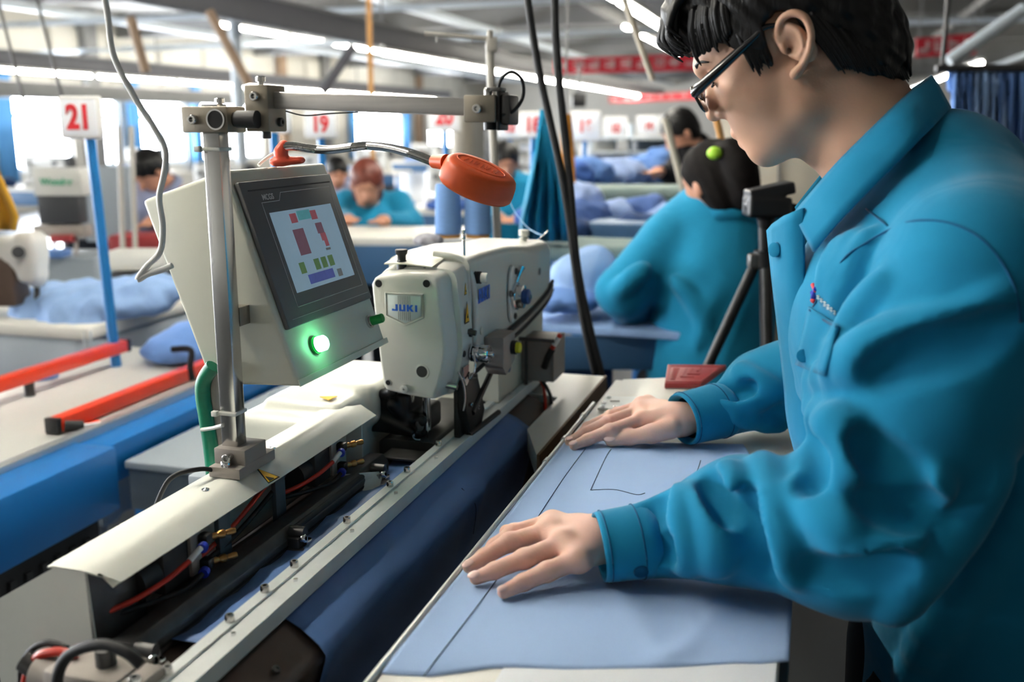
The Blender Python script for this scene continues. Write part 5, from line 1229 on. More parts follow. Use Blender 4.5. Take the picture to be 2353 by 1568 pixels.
banner(2105, 2242, 88, 132, 11., 4, 'red banner with pale characters right of the man behind his head', 5)
banner(1400, 1610, 222, 236, 26., 8, 'distant thin red banner below the long red banner', 8)

# number boards on blue poles
def sign(px, py, Y, w, h, txt, lab, pole=True, zb=0., lean=0., ts=.62, poff=0.):
    c = atY(px, py, Y); t = thing('number_sign', lab, 'sign', (c.x, c.y, zb), group='number boards on poles')
    R = Matrix.Rotation(math.radians(-9), 3, 'Z')
    part(t, 'board', MB().box(c, (w, .018, h), R=R, bev=.008), 'sign_white')
    part(t, 'board_face', MB().box(c+R @ Vector((0,-.0095,0)), (w*.84, .003, h*.84), R=R, bev=.004), 'paper_white')
    if txt: text(t, 'number', txt, 'sign_red', c+R @ Vector((0,-.0125,-.002)), R @ Vector((1,0,0)), (0,0,1), h*ts*1.25, .0015, .0035*h/.12, sx=.82)
    if pole: part(t, 'pole', MB().cyl(Vector((c.x+poff+lean,c.y+.014,zb)), Vector((c.x+poff,c.y+.014,c.z-h*.45)), .0135, n=12), 'blue_pole_paint')
    return t
sign(187, 270, 2.62, .117, .108, '21', 'white board with red 21 on a blue pole at the left', zb=.70, poff=.012, lean=.02)
sign(738, 285, 3.6, .125, .10, '19', 'white board with red 19 below the steel bar', poff=-.005)
sign(652, 275, 3.1, .05, .085, '', 'small blank white board behind the right clamp block', poff=-.035)
sign(1022, 268, 4.6, .15, .13, '20', 'white board with a red number half hidden behind the steel bar')
sign(1172, 292, 6., .14, .14, '12', 'pale white board with faint red number behind the laser clamp', ts=.4)
sign(1225, 287, 4.4, .12, .11, '18', 'white board with red 18 beside the hanging teal jacket')
sign(1345, 290, 5.6, .17, .16, '16', 'white board with red 16 right of the two black cables', ts=.45)
sign(1414, 295, 7.5, .18, .17, '15', 'distant white board with red number left of the shelf rack', ts=.4)
sign(1490, 289, 8.5, .20, .17, '14', 'distant white board with red number above the shelf rack', ts=.4)
sign(1540, 285, 9.5, .20, .17, '13', 'farthest white number board beside the person in black', ts=.4)

# ------------------------------------------------------------------ feeding table at the left
t = thing('feeding_table', 'grey feeding table with blue frame and two orange guide bars', 'table', (-1.6,1.7,0), frame=MF)
part(t, 'table_top', MB().span((-1.90,.9,.77), (-1.46,2.44,.795), bev=.003), 'conveyor_top', MF)
part(t, 'steel_edge', MB().span((-1.46,.9,.775), (-1.435,2.5,.803), bev=.004), 'aluminium', MF)
part(t, 'blue_beam', MB().span((-1.435,.9,.655), (-1.335,1.64,.79), bev=.004), 'blue_paint', MF)
part(t, 'blue_beam', MB().span((-1.435,1.64,.70), (-1.36,2.6,.785), bev=.004), 'blue_paint', MF)
part(t, 'black_panel', MB().span((-1.40,.9,.05), (-1.36,1.60,.655), bev=.003), 'mesh_black', MF)
for k in range(16): part(t, 'vent_slat', MB().span((-1.36,.95+k*.04,.30), (-1.352,.965+k*.04,.62)), 'gun_metal', MF)
for (b, z, a0, a1) in ((-1.50,.815,1.655,2.24), (-1.78,.845,1.2,2.255)):
    g = part(t, 'guide_bar', MB().span((b-.016,a0,z-.016), (b+.016,a1,z+.016), bev=.003), 'orange_paint', MF)
    for a in (a0, a1): part(g, 'end_cap', MB().span((b-.017,a-.006,z-.017), (b+.017,a+.008,z+.017), bev=.002), 'black_plastic', MF)
part(t, 'bar_bracket', MB().prism([(-1.483,1.735,.80), (-1.465,1.725,.80), (-1.465,1.725,.765), (-1.483,1.745,.765)], (.004,.03,0)), 'orange_paint', MF)
part(t, 'clamp_knob', MB().cyl((-1.487,1.672,.812), (-1.462,1.70,.806), .011), 'black_plastic', MF)
part(t, 'clamp_rod', MB().cyl((-1.47,1.69,.806), (-1.452,1.74,.80), .004), 'chrome', MF)
part(t, 'bar_post', MB().cyl((-1.78,1.90,.79), (-1.78,1.90,.835), .012), 'gun_metal', MF)
for (b, a) in ((-1.86,2.4), (-1.5,2.4), (-1.86,1.0)): part(t, 'leg', MB().span((b-.025,a-.025,0), (b+.025,a+.025,.77)), 'blue_paint', MF)
t = thing('control_cabinet', 'grey metal cabinet with dark side beside the blue beam', 'cabinet', (-1.1,2.0,0), frame=MF)
part(t, 'top_panel', MB().span((-1.335,1.66,.735), (-.95,2.5,.752), bev=.003), 'panel_grey', MF)
part(t, 'body', MB().span((-1.33,1.665,.645), (-.955,2.49,.735), bev=.003), 'panel_dark', MF)
part(t, 'lower_panel', MB().span((-1.30,1.75,.0), (-1.0,2.4,.645), bev=.003), 'panel_grey', MF)
part(t, 'cable_hole', MB().cyl((-1.15,2.02,.7515), (-1.15,2.02,.7535), .035), 'gun_metal', MF)
single('pale_panel', MB().span((-1.6,2.6,0), (-1.0,2.63,.62), bev=.004), 'panel_grey', 'pale blue grey panel standing low behind the grey cabinet', 'panel', MF)

# ------------------------------------------------------------------ garments
def garment(c, r, m, lab, seed, rz=0., grp=None, h=.012, amp=.018, extra=(), floor=None, cat='garment', name='garment'):
    c = Vector(c); R = np.array(Matrix.Rotation(rz, 3, 'Z')); mx = max(r)+.05
    S = SDF(c-Vector((mx+.05,mx+.05,max(r[2]*1.8, .05)+.22)), c+Vector((mx+.05,mx+.05,max(r[2]*1.8, .05)+.06)), h)
    S.ell(c, r, R=R, k=.02)
    for e in extra: S.ell(c+Vector(R @ np.array(e[0])), e[1], R=R, k=.03)
    S.waves(amp*1.15, (30,52,85), seed)
    S.waves(amp*.5, (95,140), seed+50)
    if floor is not None: S.plane((0,0,floor), (0,0,-1), k=.008)
    return single(name, S.to(MB()), m, lab, cat, group=grp, smooth=180)

# white cloth-covered table at the left with a blue garment over its edge
cz_ = mZ(200,755,.86); t = thing('cloth_covered_table', 'table covered with white cloth behind the orange bars', 'table', (cz_.x-.5,cz_.y+.6,0), frame=MF)
part(t, 'top_cloth', MB().span((cz_.x-1.4,cz_.y,.82), (cz_.x,cz_.y+.68,.86), bev=.012), 'table_white', MF)
g = []
for z in (.85,.7,.5,.25): g.append([Vector((cz_.x-.01+.02*math.sin(i*1.3)*(.9-z), cz_.y+i*.034, z)) for i in range(21)])
part(t, 'cloth_side', MB().sheet(g, .008), 'panel_grey', MF, smooth=180)
g = []
for z in (.85,.7,.5,.25): g.append([Vector((cz_.x-1.4+i*.07, cz_.y+.01-.02*math.sin(i*1.3)*(.9-z), z)) for i in range(21)])
part(t, 'cloth_front', MB().sheet(g, .008), 'panel_grey', MF, smooth=180)
for (b, a) in ((-.1,.1), (-1.3,.1), (-.1,.58)): part(t, 'leg', MB().cyl((cz_.x+b,cz_.y+a,0), (cz_.x+b,cz_.y+a,.82), .02), 'beam_grey', MF)
gc = atZ(215,690,.90)
garment(gc, (.26,.15,.055), 'cloth_light', 'crumpled light blue garment draped over the edge of the white table', 11, rz=-.25, extra=(((.16,.05,.03), (.13,.10,.05)), ((-.14,-.07,-.05), (.10,.07,.05)), ((.02,-.13,-.06), (.12,.05,.06))), h=.01, amp=.016)
garment(atZ(415,800,.83), (.10,.11,.045), 'cloth_mid', 'folded blue bundle with a black strap at the far end of the feeding table', 12, rz=.2, extra=(((.05,.03,.03), (.09,.08,.04)),), h=.008, amp=.010, floor=.796)
q0 = atZ(428,795,.885); single('strap', MB().tube([q0+Vector((-.03,-.02,-.005)), q0+Vector((.02,-.03,-.004)), q0+Vector((.025,-.055,-.04)), q0+Vector((.03,-.06,-.075))], .008, n=8, sm=6), 'black_cloth', 'black strap lying on the folded blue bundle', 'strap')
garment(atZ(95,868,.80), (.045,.03,.018), 'cloth_mid', 'small blue cloth scrap on the grey feeding table', 13, rz=.3, h=.006, amp=.006, floor=.796)

# generic sewing machine and station used through the workshop
def make_machine():
    t = thing('overlock_machine', 'x', 'sewing machine', (0,0,0))
    part(t, 'bed', MB().box((0,0,.035), (.48,.18,.07), bev=.01), 'machine_white')
    part(t, 'arm', MB().box((.0,0,.235), (.44,.12,.11), bev=.025, seg=3), 'machine_white')
    part(t, 'pillar', MB().box((.18,0,.14), (.12,.14,.2), bev=.02), 'machine_white')
    part(t, 'head', MB().box((-.20,0,.20), (.09,.13,.20), bev=.02, seg=3), 'machine_white')
    part(t, 'needle_bar', MB().cyl((-.2,0,.1), (-.2,0,.05), .008, n=10), 'dark_steel')
    part(t, 'hand_wheel', MB().cyl((.24,0,.23), (.275,0,.23), .065), 'machine_dark')
    part(t, 'tension_dial', MB().cyl((-.17,-.06,.22), (-.17,-.09,.22), .018, n=12), 'dark_steel')
    part(t, 'dial', MB().cyl((.12,-.06,.22), (.12,-.08,.22), .025, n=14), 'machine_dark')
    return t
def make_table():
    t = thing('sewing_table', 'x', 'table', (0,0,0))
    part(t, 'table_top', MB().box((0,0,.83), (1.2,.58,.035), bev=.008), 'table_white')
    part(t, 'front_apron', MB().box((0,-.28,.75), (1.18,.02,.14), bev=.004), 'table_blue')
    for x in (-.52,.52):
        part(t, 'leg', MB().box((x,0,.40), (.05,.05,.80), bev=.004), 'blue_paint'); part(t, 'foot', MB().box((x,0,.025), (.06,.5,.05), bev=.006), 'blue_paint')
    part(t, 'motor', MB().cyl((.2,0,.62), (.45,0,.62), .07), 'machine_dark')
    return t
m0 = make_machine(); t0 = make_table()
def place(root, first, M, label, group):
    if first[0]:
        first[0] = False; root.matrix_basis = M; root['label'] = label; root['group'] = group; TM[root.name] = M; return root
    return dup(root, M, label, group)
f1, f2 = [True], [True]
WX = lambda b, a, z=0.: MF @ Vector((b, a, z))
stations = [  # b, a, facing, description
 (-3.3,4.95,0,'before the auburn haired worker'), (-2.6,6.9,0,'behind the thread cones'), (-1.9,7.6,0,'behind the hanging teal jacket'), (-4.6,6.9,0,'behind the control box'),
 (-.62,4.6,0,'just beyond the seated woman'), (-.45,6.4,0,'second beyond the seated woman'), (-.6,8.6,0,'third beyond the seated woman'), (-.7,11.,0,'fourth beyond the seated woman'), (-.8,14.,0,'farthest beyond the seated woman'),
 (-2.9,9.4,0,'second behind the thread cones'), (-3.1,12.2,0,'third behind the thread cones'), (-3.4,15.5,0,'far behind the thread cones'), (-5.2,9.6,0,'second behind the control box'), (-5.8,12.4,0,'third behind the control box'), (-6.3,16.,0,'far behind the control box'),
 (-4.4,4.0,0,'near the worker in grey'), (-6.3,5.6,0,'near the leftmost window'), (-7.4,8.2,0,'before the second window'), (-8.6,11.5,0,'before the third window')]
for k, (b, a, r, d) in enumerate(stations):
    Mx = Matrix.Translation(WX(b, a)) @ Matrix.Rotation(-PHI+r+(k % 3-1)*.06, 4, 'Z')
    place(t0, f1, Mx, 'white topped sewing table with blue apron %s' % d, 'sewing tables through the workshop')
    if k not in (0,4,5): place(m0, f2, Mx @ Matrix.Translation((.1 if k % 2 else -.05,.15,.8475)), 'white sewing machine on the table %s' % d, 'white sewing machines through the workshop')
dup(t0, Matrix.Translation((-.62,4.28,0)) @ Matrix.Rotation(-.05, 4, 'Z') @ Matrix.Diagonal((.85,.8,1.17,1)), 'blue fronted sewing table under the hands of the auburn haired worker', 'sewing tables through the workshop')
rg = random.Random(21); kk = 0
adj = ('light blue','mid blue','deep blue','navy','pale denim'); mm = ('cloth_light','cloth_mid','cloth_deep','cloth_navy','denim_pale')
for k, (b, a, r, d) in enumerate(stations):
    for j in range(2 if k in (0,1,2,3,4,5,6,9) else 1):
        c = WX(b+rg.uniform(-.42,.1)+(.35 if j else 0), a-rg.uniform(.13,.2), .88); i = rg.randrange(5)
        garment(c, (rg.uniform(.14,.24),rg.uniform(.10,.15),rg.uniform(.035,.06)), mm[i], '%s garment on the %s half of the table %s' % (adj[i], 'right' if j else 'left', d), 100+k*3+j, rz=rg.uniform(-.5,.5), h=.02, floor=.848, grp='crumpled garments on the sewing tables')

# ------------------------------------------------------------------ heaps on the tables beyond the machine (right of the cables)
t = thing('padded_board', 'pale grey green ironing board behind the light blue garment', 'ironing board', atY(1390,575,3.1))
S = SDF(atY(1390,572,3.1)-Vector((.35,.25,.08)), atY(1390,572,3.1)+Vector((.45,.25,.08)), .01)
S.rbox(atY(1400,572,3.1), (.26,.14,.022), .02, k=.01); S.waves(.004, (20,), 2)
part(t, 'pad', S.to(MB()), 'pad_green', smooth=180); part(t, 'leg', MB().cyl(atY(1400,575,3.1)-Vector((0,0,1.0)), atY(1400,578,3.1), .02), 'beam_grey')
t = thing('padded_board', 'dark grey green ironing board above the pale blue bundles', 'ironing board', atY(1470,445,4.1))
S = SDF(atY(1475,445,4.1)-Vector((.35,.25,.1)), atY(1475,445,4.1)+Vector((.35,.25,.1)), .01)
S.rbox(atY(1475,447,4.1), (.22,.16,.035), .03, k=.01)
part(t, 'pad', S.to(MB()), 'pad_green', smooth=180); part(t, 'leg', MB().cyl(atY(1475,447,4.1)-Vector((0,0,1.1)), atY(1475,452,4.1), .02), 'beam_grey')
t = thing('bundle_tray', 'dark blue tray table holding the pale blue bundles left of the seated woman', 'table', atY(1480,560,3.55))
part(t, 'tray', MB().box(atY(1480,535,3.6), (.34,.4,.10), R=Matrix.Rotation(-PHI,3,'Z'), bev=.01), 'table_blue'); part(t, 'leg', MB().cyl(atY(1480,535,3.6)-Vector((0,0,.95)), atY(1480,540,3.6), .03), 'blue_paint')
for (x0, x1, Y, dY, z, lab) in ((1225,1370,3.75,.9,.985,'low blue trolley under the heaps right of the cables'), (1262,1600,5.35,.9,1.09,'long blue trolley under the far blue heaps')):
    p, q = atY(x0,400,Y), atY(x1,400,Y); t = thing('bundle_trolley', lab, 'trolley', ((p.x+q.x)/2, Y, 0), group='blue bundle trolleys')
    part(t, 'deck', MB().span((p.x,Y-dY/2,z-.05), (q.x,Y+dY/2,z), bev=.006), 'table_blue')
    for x in (p.x+.04, q.x-.04):
        for y in (Y-dY/2+.04, Y+dY/2-.04): part(t, 'leg', MB().cyl((x,y,0), (x,y,z-.04), .018), 'blue_paint')
hp_ = [(1290,402,5.05,.16,'cloth_deep','deep blue heap beside the right black cable'), (1340,395,5.2,.16,'cloth_mid','mid blue heap behind the left end of the dark ironing board'), (1420,400,5.4,.17,'denim_pale','pale denim heap behind the dark ironing board'), (1500,392,5.6,.18,'cloth_mid','mid blue heap below the person in black'), (1300,455,3.85,.14,'denim_pale','pale striped heap right of the cables'), (1330,500,3.7,.13,'denim','denim heap below the pale striped heap'), (1290,535,3.5,.12,'cloth_navy','navy heap low beside the cables'),
 (1425,490,3.75,.10,'denim_pale','pale bundle at the left on the dark blue tray'), (1490,480,3.75,.10,'denim','denim bundle in the middle of the dark blue tray'), (1535,500,3.7,.10,'denim_pale','pale bundle at the right on the dark blue tray'), (1460,515,3.6,.09,'cloth_navy','navy bundle at the front of the dark blue tray'), (1540,372,5.6,.16,'cloth_mid','blue heap under the arm of the person in black'), (1240,500,3.4,.09,'cloth_deep','deep blue heap left of the hanging teal jacket')]
for k, (x, y, Y, s, m, lab) in enumerate(hp_): garment(atY(x, y, Y), (s,s*.7,s*.5), m, lab, 300+k, rz=.3*(k % 3-1), h=.012, amp=.02, grp='heaped garments right of the cables')
garment(atY(1345,640,2.75), (.105,.09,.075), 'cloth_light', 'large light blue garment folded upright left of the seated woman', 340, rz=.5, h=.008, amp=.010, extra=(((-.05,-.03,-.05), (.07,.07,.04)), ((.04,.01,.04), (.045,.05,.05))))
garment(atY(1300,690,2.65), (.10,.08,.032), 'cloth_mid', 'mid blue garment lying flat under the large folded one', 341, rz=.2, h=.008, amp=.010)
t = thing('woman_table', 'blue edged work table of the seated woman', 'table', WX(-.52,2.75))
wt = atY(1385,738,2.7)
part(t, 'table_top', MB().box(wt+Vector((.02,.1,.0)), (.56,.5,.022), R=Matrix.Rotation(-PHI,3,'Z'), bev=.005), 'cloth_light'); part(t, 'apron', MB().box(wt+Vector((.02,-.13,-.06)), (.56,.02,.09), bev=.004), 'table_blue')
for dx, dy in ((-.2,-.1), (.25,-.1), (-.2,.3), (.25,.3)): part(t, 'leg', MB().cyl((wt.x+dx,wt.y+dy,0), (wt.x+dx,wt.y+dy,wt.z-.01), .018), 'blue_paint')
part(t, 'drawer', MB().box(wt+Vector((-.10,.05,-.19)), (.24,.3,.16), bev=.006), 'cloth_navy')

# hanging teal jacket and an ochre cloth strip
g = []
for (y, x0, x1) in ((252,1248,1258), (300,1238,1268), (360,1226,1282), (430,1210,1296), (500,1196,1306), (556,1190,1312)):
    g.append([atY(x0+(x1-x0)*i/16, y, 3.0+.05*math.sin(i*1.5+y*.004)*min(1, (y-240)/120)) for i in range(17)])
single('hanging_jacket', MB().sheet(g, .012), 'worker_teal', 'teal jacket hanging in a point behind the orange lamp', 'jacket', smooth=180)
g = []
for (y, x0, x1) in ((262,1294,1308), (330,1296,1316), (420,1300,1320)): g.append([atY(x0+(x1-x0)*i/6, y, 3.6+.02*math.sin(i*2)) for i in range(7)])
t = thing('ochre_cloth', 'ochre cloth strip hanging between the two black cables', 'cloth', g[-1][3]); part(t, 'strip', MB().sheet(g, .01), 'orange_cloth', smooth=180); part(t, 'cord', MB().cyl(g[0][3], (g[0][3].x, g[0][3].y, ZC), .004, n=6), 'beam_grey')
g = []
for (y, x0, x1) in ((395,-60,-10), (460,-50,20), (500,-40,36), (530,-30,30)): g.append([atY(x0+(x1-x0)*i/8, y, 2.9+.04*math.sin(i*1.4)) for i in range(9)])
single('yellow_cloth', MB().sheet(g, .01), 'yellow_cloth', 'yellow cloth hanging at the left edge above the white machine', 'cloth', smooth=180)
# hanging jeans at the right
for k, (x0, x1, yb, m, lab) in enumerate(((2185,2240,330,'cloth_mid','mid blue jeans hanging nearest the collar at the right'), (2235,2300,350,'cloth_light','pale jeans hanging in the middle of the right group'), (2290,2375,390,'cloth_mid','mid blue jeans hanging at the right edge'))):
    g = []
    for j in range(8):
        y = 158+(yb-158)*j/7; g.append([atY(x0+(x1-x0)*i/12, y, 3.40+.035*min(1,j)*math.sin(i*1.7+k+j*.3)) for i in range(13)])
    single('hanging_jeans', MB().sheet(g, .015), m, lab, 'jeans', group='jeans hanging at the right', smooth=180)
t = thing('hanging_rail', 'dark rail carrying the hanging jeans', 'rail', atY(2300,158,3.4)); part(t, 'bar', MB().cyl(atY(2150,158,3.4), atY(2420,156,3.4), .012), 'gun_metal')
for x in (2165, 2400): q = atY(x,157,3.4); part(t, 'hanger', MB().cyl(q, (q.x,q.y,ZC), .008), 'gun_metal')

# tall beige cabinet behind the chin, shelf rack, monitor
t = thing('beige_cabinet', 'tall plain beige cabinet behind the chin of the man', 'cabinet', atY(1800,440,3.9))
c = atY(1800,385,3.9); part(t, 'body', MB().box((c.x,c.y+.2,(c.z+.18)/2), (.40,.4,c.z+.18), R=Matrix.Rotation(-PHI,3,'Z'), bev=.01), 'shelf_beige'); part(t, 'door_seam', MB().box((c.x-.02,c.y-.012,(c.z+.1)/2), (.006,.01,c.z), R=Matrix.Rotation(-PHI,3,'Z')), 'beam_grey')
t = thing('wire_rack', 'grey wire rack with hanging covers left of the person in black', 'rack', atY(1460,400,7.))
for x in (1360,1450,1545): q = atY(x,285,7.); part(t, 'upright', MB().cyl((q.x,q.y,0), q, .02, n=8), 'pipe_pale')
for y in (318,350,385): part(t, 'shelf', MB().box(atY(1452,y,7.), (.62,.4,.02), bev=.004), 'pipe_pale')
part(t, 'cover', MB().box(atY(1500,340,7.1), (.26,.3,.14), bev=.03), 'panel_dark'); part(t, 'cover', MB().box(atY(1410,372,7.1), (.3,.3,.10), bev=.03), 'grey_cloth'); part(t, 'cover', MB().box(atY(1385,335,7.1), (.16,.3,.12), bev=.03), 'wall_panel')
t = thing('wall_monitor', 'black monitor hanging under the row of tubes', 'monitor', atY(1330,245,9.)); part(t, 'screen', MB().box(atY(1330,230,9.), (.12,.08,.12), bev=.006), 'black_plastic'); part(t, 'bracket', MB().cyl(atY(1330,215,9.), atY(1330,150,9.), .015), 'beam_grey')
# white shelving with bright boxes behind the thread stand
t = thing('parts_shelf', 'pale shelf of white boxes behind the thread stand pole', 'shelf', atY(1180,420,6.4))
for y in (318,350,385): part(t, 'board', MB().box(atY(1182,y,6.4), (.36,.3,.018)), 'beam_grey')
for x in (1120,1245): q = atY(x,300,6.4); part(t, 'upright', MB().cyl((q.x,q.y,0), q, .015, n=8), 'beam_grey')
for k, (x, y) in enumerate(((1150,308), (1200,306), (1160,341), (1215,340))): part(t, 'box', MB().box(atY(x,y,6.4)+Vector((0,0,.0)), (.11,.2,.05), bev=.005), 'paper_white')

# cables
single('ceiling_cable', MB().tube([atY(x, y, 1.02) for x, y in ((232,-60), (248,40), (262,130), (310,225), (352,290), (380,345), (377,400), (366,455), (374,520), (368,578), (338,612), (317,642), (340,630), (372,620), (396,610))], .0032, sm=8, n=8), 'white_cable', 'white cable hanging from the ceiling past the control box', 'cable', smooth=180)
for k, (pp, lab) in enumerate((([(1205,-60), (1218,40), (1240,170), (1262,270), (1290,400), (1310,520), (1322,620), (1345,760), (1368,860)], 'left black cable hanging in front of the hanging jacket'), ([(1275,-60), (1276,60), (1285,190), (1300,330), (1312,450), (1325,600), (1352,740), (1392,900)], 'right black cable hanging in front of the heaps'))):
    single('hanging_cable', MB().tube([atY(x, y, 1.95) for x, y in pp], .0075, sm=8, n=10), 'black_rubber', lab, 'cable', group='two black hanging cables', smooth=180)
single('slanting_rod', MB().cyl(atY(1438,10,2.6)+(atY(1438,10,2.6)-atY(1500,185,2.6))*9, atY(1500,185,2.6), .008), 'shelf_beige', 'pale rod slanting down at the upper right of the cables', 'rod')
single('slanting_rod', MB().cyl(atY(1528,270,3.3), atY(1528,270,3.3)+(atY(1566,420,3.3)-atY(1528,270,3.3))*7.15, .012), 'shelf_beige', 'pale leaning rod left of the seated woman', 'rod')
single('hose', MB().tube([atY(x, y, 2.6) for x, y in ((1560,-40), (1588,70), (1612,150), (1635,230), (1655,310), (1672,380))], .009, sm=5), 'cone_tan', 'ochre hose hanging behind the spectacles', 'hose', smooth=180)
for k, (x0, x1) in enumerate(((20,35), (110,125))): single('ceiling_wire', MB().cyl(atY(x0-30,-20,4.), atY(x1+20,232,4.), .006), 'gun_metal', ('thin dark wire hanging at the far left', 'thin dark wire hanging left of the sign numbered 21')[k], 'wire')

# ------------------------------------------------------------------ embroidery machine area at the left
t = thing('embroidery_head', 'white boxed machine panel with green lettering behind the blue pole', 'machine panel', atY(140,520,4.2))
c = atY(142,417,4.2)
part(t, 'panel', MB().box(c, (.20,.10,.115), bev=.008), 'machine_white'); text(t, 'lettering', 'Wonder', 'logo_green', c+Vector((.0,-.052,.0)), (1,0,0), (0,0,1), .038, .001, .001)
part(t, 'needle_case', MB().box(atY(145,480,4.2), (.17,.09,.12), bev=.006), 'machine_dark'); part(t, 'bracket', MB().box(atY(145,530,4.2), (.22,.08,.05), bev=.006), 'grey_block')
for x in (105,125,150,175): part(t, 'needle_bar', MB().cyl(atY(x,535,4.18), atY(x,600,4.18), .008), 'grey_block')
part(t, 'base', MB().box((c.x,c.y+.05,.45), (.3,.3,.9), bev=.01), 'panel_grey'); part(t, 'red_tray', MB().box(atY(145,548,4.15), (.09,.06,.03), bev=.006), 'red_plastic'); part(t, 'blue_tray', MB().box(atY(125,582,4.1), (.10,.1,.03), bev=.004), 'cloth_mid')
t = thing('flatbed_machine', 'white sewing machine head at the left edge above the garment', 'sewing machine', atY(40,660,3.0))
S = SDF(atY(30,600,3.0)-Vector((.25,.12,.16)), atY(30,600,3.0)+Vector((.2,.12,.16)), .006)
S.rbox(atY(20,578,3.0), (.10,.05,.045), .02, k=.01).rbox(atY(72,590,3.0), (.032,.05,.075), .02, k=.02).cone(atY(60,600,3.0), atY(85,640,3.0), .045, .028, k=.02)
part(t, 'casing', S.to(MB()), 'machine_white', smooth=180); part(t, 'dial', MB().cyl(atY(42,580,2.94), atY(42,580,2.92), .018), 'machine_dark'); part(t, 'needle_bar', MB().cyl(atY(85,640,3.0), atY(85,690,3.0), .008), 'dark_steel'); part(t, 'pillar', MB().box(atY(5,640,3.0), (.12,.1,.16), bev=.01), 'brown_plate')
t = thing('cylinder_bed_machine', 'long white machine arm left of the control box', 'sewing machine', atY(320,600,3.6))
S = SDF(atY(320,600,3.6)-Vector((.2,.14,.09)), atY(320,600,3.6)+Vector((.25,.14,.09)), .007)
S.rbox(atY(325,596,3.6), (.125,.08,.035), .03, k=.01); part(t, 'arm', S.to(MB()), 'machine_white', smooth=180)
for x in (283, 312): part(t, 'stand_pole', MB().cyl(atY(x-10,290,3.65), atY(x,590,3.65), .009), 'grey_hose')
part(t, 'foot', MB().box(atY(330,640,3.65), (.2,.16,.06), bev=.01), 'machine_dark')
single('grey_board', MB().box(atY(250,470,4.6), (.22,.03,.34), bev=.005), 'panel_grey', 'plain grey board right of the blue pole behind the stand', 'board')
single('red_bin', MB().box(atY(335,560,4.4), (.26,.2,.09), bev=.015), 'red_plastic', 'dark red bin behind the white machine arm', 'bin')
single('dark_cabinet', MB().box(atY(290,560,4.75)-Vector((0,0,.40)), (.5,.16,.86), bev=.01), 'trouser_navy', 'dark cabinet under the grey board', 'cabinet')

# ------------------------------------------------------------------ camera tripod behind the man
t = thing('camera_tripod', 'black tripod with a small video head behind the bending man', 'tripod', Vector((atY(1758,840,2.0).x,2.0,0)))
TY = 2.0
part(t, 'centre_column', MB().cyl(atY(1757,512,TY), atY(1763,900,TY), .0125), 'black_plastic'); part(t, 'column_highlight', MB().cyl(atY(1757,610,TY-.012), atY(1763,900,TY-.012), .006), 'dark_steel')
S = SDF(atY(1765,460,TY)-Vector((.09,.08,.07)), atY(1765,460,TY)+Vector((.09,.08,.07)), .003)
S.rbox(atY(1762,475,TY), (.042,.035,.020), .006, k=.006).rbox(atY(1768,440,TY), (.045,.03,.012), .004, R=rot('Y', -12), k=.006).cone(atY(1722,470,TY), atY(1745,450,TY), .012, .010, k=.006).cone(atY(1760,490,TY), atY(1760,515,TY), .020, .016, k=.006).cone(atY(1800,468,TY), atY(1830,480,TY), .007, .009, k=.004)
part(t, 'pan_head', S.to(MB()), 'black_plastic', smooth=50)
part(t, 'collar', MB().cyl(atY(1757,575,TY), atY(1758,612,TY), .022), 'black_plastic')
for p, q, dy in (((1738,600),(1600,900),.02), ((1770,605),(1842,900),.02), ((1756,605),(1762,900),.16)):
    p = atY(*p, TY+.01); q = atY(*q, TY+dy); q = p+(q-p)*(p.z/(p.z-q.z)); part(t, 'leg', MB().cyl(p, q, .011, .010), 'black_plastic')
part(t, 'leg_clamp', MB().box(atY(1736,600,TY), (.03,.03,.03), bev=.006), 'dark_steel'); part(t, 'pan_handle', MB().cyl(atY(1808,462,TY), atY(1862,520,TY+.05), .005), 'grey_hose')

# ------------------------------------------------------------------ other workers
def head_sdf(S, c, f, u, s):
    """small head: skull, jaw, nose, ears; f = facing, u = up"""
    f = Vector(f).normalized(); u = Vector(u); u = (u-f*u.dot(f)).normalized(); l = u.cross(f); c = Vector(c)
    R = np.array(Matrix((f, l, u)).transposed())
    P = lambda x, y, z: c+(f*x+l*y+u*z)*s
    S.ell(P(0,0,.03), (.095*s,.075*s,.09*s), R=R, k=.015).ell(P(.03,0,-.04), (.058*s,.056*s,.07*s), R=R, k=.02).cone(P(.088,0,.0), P(.105,0,-.03), .010*s, .012*s, k=.01)
    for q in (-1, 1): S.ell(P(-.005,q*.078,-.01), (.018*s,.008*s,.032*s), R=R, k=.006).ell(P(.088,q*.03,.005), (.014*s,.018*s,.010*s), R=R, k=.01, op='s')
    S.cone(P(-.02,0,-.05), P(-.03,0,-.17), .052*s, .056*s, k=.02); return P, R
